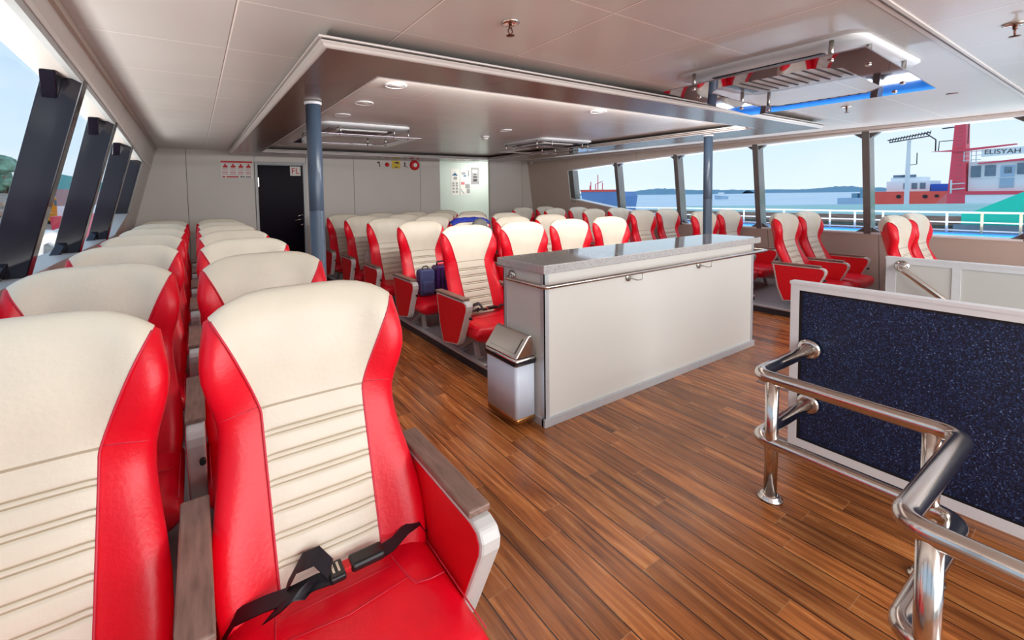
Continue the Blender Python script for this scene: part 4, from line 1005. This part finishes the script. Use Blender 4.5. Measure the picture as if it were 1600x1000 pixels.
# own outer deck: blue ledge and white railing
s = MB(); s.box((7.50,-4,0.30),(8.75,9,0.40)); s.box((8.75,-4,0.30),(9.05,9,0.765))
tag(s.build('side_deck', BLUEDECK), 'bright blue deck ledge outside the right windows', 'deck')
s = empty('deck_railing', (9.0,2.0,0.777), label='white deck railing with three bars outside the right windows', cat='railing')
b = MB()
for z, r in ((0.272,0.014),(0.135,0.010),(0.02,0.010)): b.tube([(0,-5,z),(0,7.5,z)],r,8)
b.build('rail_bar', RAILWHITE, s)
b2 = [3.656,3.321,2.974,2.644,2.301,1.971,1.617,1.288,0.956,0.62,4.0,4.34,4.68,5.02,5.6,6.2]
for y in b2: MB().tube([(0,y-2.0,-0.012),(0,y-2.0,0.27)],0.014,8).build('rail_post', RAILCREAM if y < 1.4 else RAILWHITE, s)

# ------------------------------------------------------------------ outside, left: wharf, timber, trees, warehouse
g = MB(); g.grid([[(x,y,z+(random.uniform(-0.12,0.12) if -15 < x < -3 else 0)) for y in range(-60,202,2)] for x,z in ((-2.5,-2.6),(-3.2,-1.6),(-4.5,-0.5),(-6,0.0),(-8,0.7),(-10,1.35),(-12,1.9),(-14,2.2),(-24,2.4),(-160,2.5))], smooth=False); struct(g.build('trim_%d' % n_, DIRT)); n_ += 1
t_ = empty('warehouse', (-15,90,2.2), label='long teal warehouse with slate blue base beyond the left windows', cat='building')
b = MB(); b.box((-1.5,-20,0.95),(0,60,3.0)); b.build('cladding', TEALWALL, t_); b = MB(); b.box((-1.5,-20,-0.3),(0.05,60,0.95)); b.build('plinth', SLATE, t_)
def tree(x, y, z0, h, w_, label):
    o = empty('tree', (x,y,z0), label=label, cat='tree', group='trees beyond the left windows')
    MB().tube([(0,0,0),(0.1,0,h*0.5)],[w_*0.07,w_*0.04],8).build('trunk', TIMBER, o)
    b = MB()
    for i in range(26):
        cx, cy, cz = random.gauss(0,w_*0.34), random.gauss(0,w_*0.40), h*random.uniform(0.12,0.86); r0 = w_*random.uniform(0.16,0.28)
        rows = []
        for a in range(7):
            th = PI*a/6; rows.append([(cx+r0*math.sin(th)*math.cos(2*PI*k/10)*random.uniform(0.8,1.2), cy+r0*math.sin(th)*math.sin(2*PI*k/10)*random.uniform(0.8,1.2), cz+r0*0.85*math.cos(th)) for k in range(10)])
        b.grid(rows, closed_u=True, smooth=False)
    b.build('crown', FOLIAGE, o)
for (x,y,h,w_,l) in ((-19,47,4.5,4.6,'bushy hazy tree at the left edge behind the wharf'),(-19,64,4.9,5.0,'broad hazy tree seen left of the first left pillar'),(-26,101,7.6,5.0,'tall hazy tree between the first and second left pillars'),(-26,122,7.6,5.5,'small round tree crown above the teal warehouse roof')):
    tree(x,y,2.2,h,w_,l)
for i, (x,y,z,L_,rz,l) in enumerate(((-8.0,33,0.78,4.6,1.45,'weathered timber beam lying on the wharf, nearest the left edge'),(-9.5,38,1.25,5.0,1.6,'long timber beam on the wharf behind the nearest one'),(-8.0,44,0.80,3.4,1.1,'timber beam lying aslant beside the orange machine'),(-7.0,39,0.48,3.0,1.9,'short timber beam in front of the orange machine'))):
    o = MB().box((-L_/2,-0.14,0),(L_/2,0.14,0.24)).build('timber_beam', TIMBER, bevel=0.02); o.location = (x,y,z); o.rotation_euler = (0,0,rz); tag(o, l, 'timber', 'timber beams on the wharf')
t_ = empty('excavator', (-6.3,33.6,0.05), label='bright orange excavator on the wharf outside the left windows', cat='excavator')
MB().box((-0.45,-0.7,0.82),(0.35,0.7,1.62)).build('cab', ORANGE, t_, bevel=0.04)
MB().box((-0.70,-1.2,0.36),(0.5,1.0,0.80)).build('body', ORANGE, t_, bevel=0.04)
MB().box((-0.75,-1.1,0.0),(0.55,1.0,0.34)).build('track', BLACKPL, t_, bevel=0.10)
MB().box((-0.30,-0.72,1.2),(0.20,-0.698,1.5)).build('window', SHIPGLASS, t_)
t_ = empty('boat', (-4.3,29,-0.5), label='red and white boat seen past the third left pillar', cat='boat')
b = MB(); b.prism([(0,y,z) for y,z in ((-3,0),(4,0),(5,1.35),(-3.4,1.3))],(-1.0,0,0)); b.build('hull', SHIPPINK, t_); b = MB(); b.box((-0.95,-2.4,1.3),(-0.1,3.6,1.75)); b.build('cabin', SHIPWHITE, t_); b = MB(); b.box((-0.95,-2.4,1.75),(-0.1,4,2.5)); b.build('upper_house', mat('boat_rose', rgb(190,150,150), 0.6, noise=0.1), t_)
# white davit on the side deck, with rail
t_ = empty('davit', (-1.75,7.55,0.0), label='white curved davit post just outside the left windows', cat='davit')
b = MB(); b.tube(fillet([(0,0,-0.097),(0,0,0.55),(0.02,0.05,0.92),(0.12,0.25,0.98),(0.18,0.35,0.86)],0.10,5),[0.10]*4+[0.085]*100 if False else 0.085,14); b.build('post', RAILWHITE, t_)
b = MB(); b.tube([(0.0,0.1,0.95),(0.1,2.8,1.06)],0.03,8); b.tube([(0.05,1.0,0.0),(0.05,1.0,1.0)],0.03,8); b.tube([(0.02,0.5,0.3),(0.05,1.3,0.35)],0.04,8); b.build('rail', RAILWHITE, t_)
b = MB(); b.box((-2.35,-6,-2.4),(-1.25,16,-0.18)); b.box((-2.35,-6,-0.18),(-1.2,16,-0.1)); tag(b.build('side_deck', RAILWHITE), 'white outer side deck below the left windows', 'deck')

# ------------------------------------------------------------------ light
W = bpy.data.worlds.new('world'); bpy.context.scene.world = W; W.use_nodes = True; t = NT(W)
bg = t.n['Background']; tc = t.new('ShaderNodeTexCoord'); sp = t.new('ShaderNodeSeparateXYZ'); t.link(tc.outputs['Generated'], sp.inputs[0])
nz = t.new('ShaderNodeTexNoise'); nz.inputs['Scale'].default_value = 3.0; nz.inputs['Detail'].default_value = 6; mp = t.new('ShaderNodeMapping'); mp.inputs['Scale'].default_value = (1,1,3); t.link(tc.outputs['Generated'], mp.inputs[0]); t.link(mp.outputs[0], nz.inputs['Vector'])
sky = t.ramp(sp.outputs[2], [(0.0, rgb(226,240,250)), (0.10, rgb(212,233,248)), (0.35, rgb(184,214,242)), (1.0, rgb(160,196,236))])
cl = t.ramp(nz.outputs[0], [(0.45,(0,0,0,1)),(0.75,(1,1,1,1))])
t.link(t.mix(t.math('MULTIPLY', cl, 0.55), sky, rgb(246,250,255)), bg.inputs['Color']); bg.inputs['Strength'].default_value = 1.15
def area(loc, rot, sx, sy, e, col=(1,1,1)):
    l = bpy.data.lights.new('area', 'AREA'); l.shape = 'RECTANGLE'; l.size = sx; l.size_y = sy; l.energy = e; l.color = col
    o = bpy.data.objects.new('fill_light', l); C.objects.link(o); o.location = loc; o.rotation_euler = rot; return o
area((3.2,-2.4,1.2), (math.radians(104),0,0), 7.0, 1.6, 120, (1,0.98,0.96))  # added fill behind the viewer, no real fixture
area((2.6,-1.9,2.0), (math.radians(58),0,0), 6.0, 0.6, 110, (1,0.98,0.96))  # added overhead fill for the near cushions and floor, out of view
area((8.05,2.6,0.50), (0,math.radians(165),0), 1.0, 9.0, 430, (0.84,0.93,1.0))  # added lamp below the right sill, stands in for deck and water bounce
area((-1.35,3.0,0.62), (0,math.radians(-145),0), 0.5, 9.0, 215, (1.0,0.97,0.93))  # added lamp below the left sill, throws light up to the ceiling
area((3.05,2.50,2.112), (math.radians(80),0,0), 4.2, 0.05, 55, (1,0.99,0.97))  # added strip hidden behind the ring's front band, brightens seats and far bulkhead
pl = bpy.data.lights.new('passage_lamp', 'POINT'); pl.energy = 22; pl.shadow_soft_size = 0.1
po = bpy.data.objects.new('passage_lamp', pl); C.objects.link(po); po.location = (6.4,9.1,2.0)
sc = bpy.context.scene
sc.view_settings.view_transform = 'Standard'; sc.view_settings.look = 'None'; sc.view_settings.exposure = 0.0; sc.view_settings.gamma = 1.0
sc.cycles.max_bounces = 8; sc.cycles.diffuse_bounces = 5; sc.cycles.glossy_bounces = 4; sc.cycles.transparent_max_bounces = 12; sc.cycles.use_denoising = True
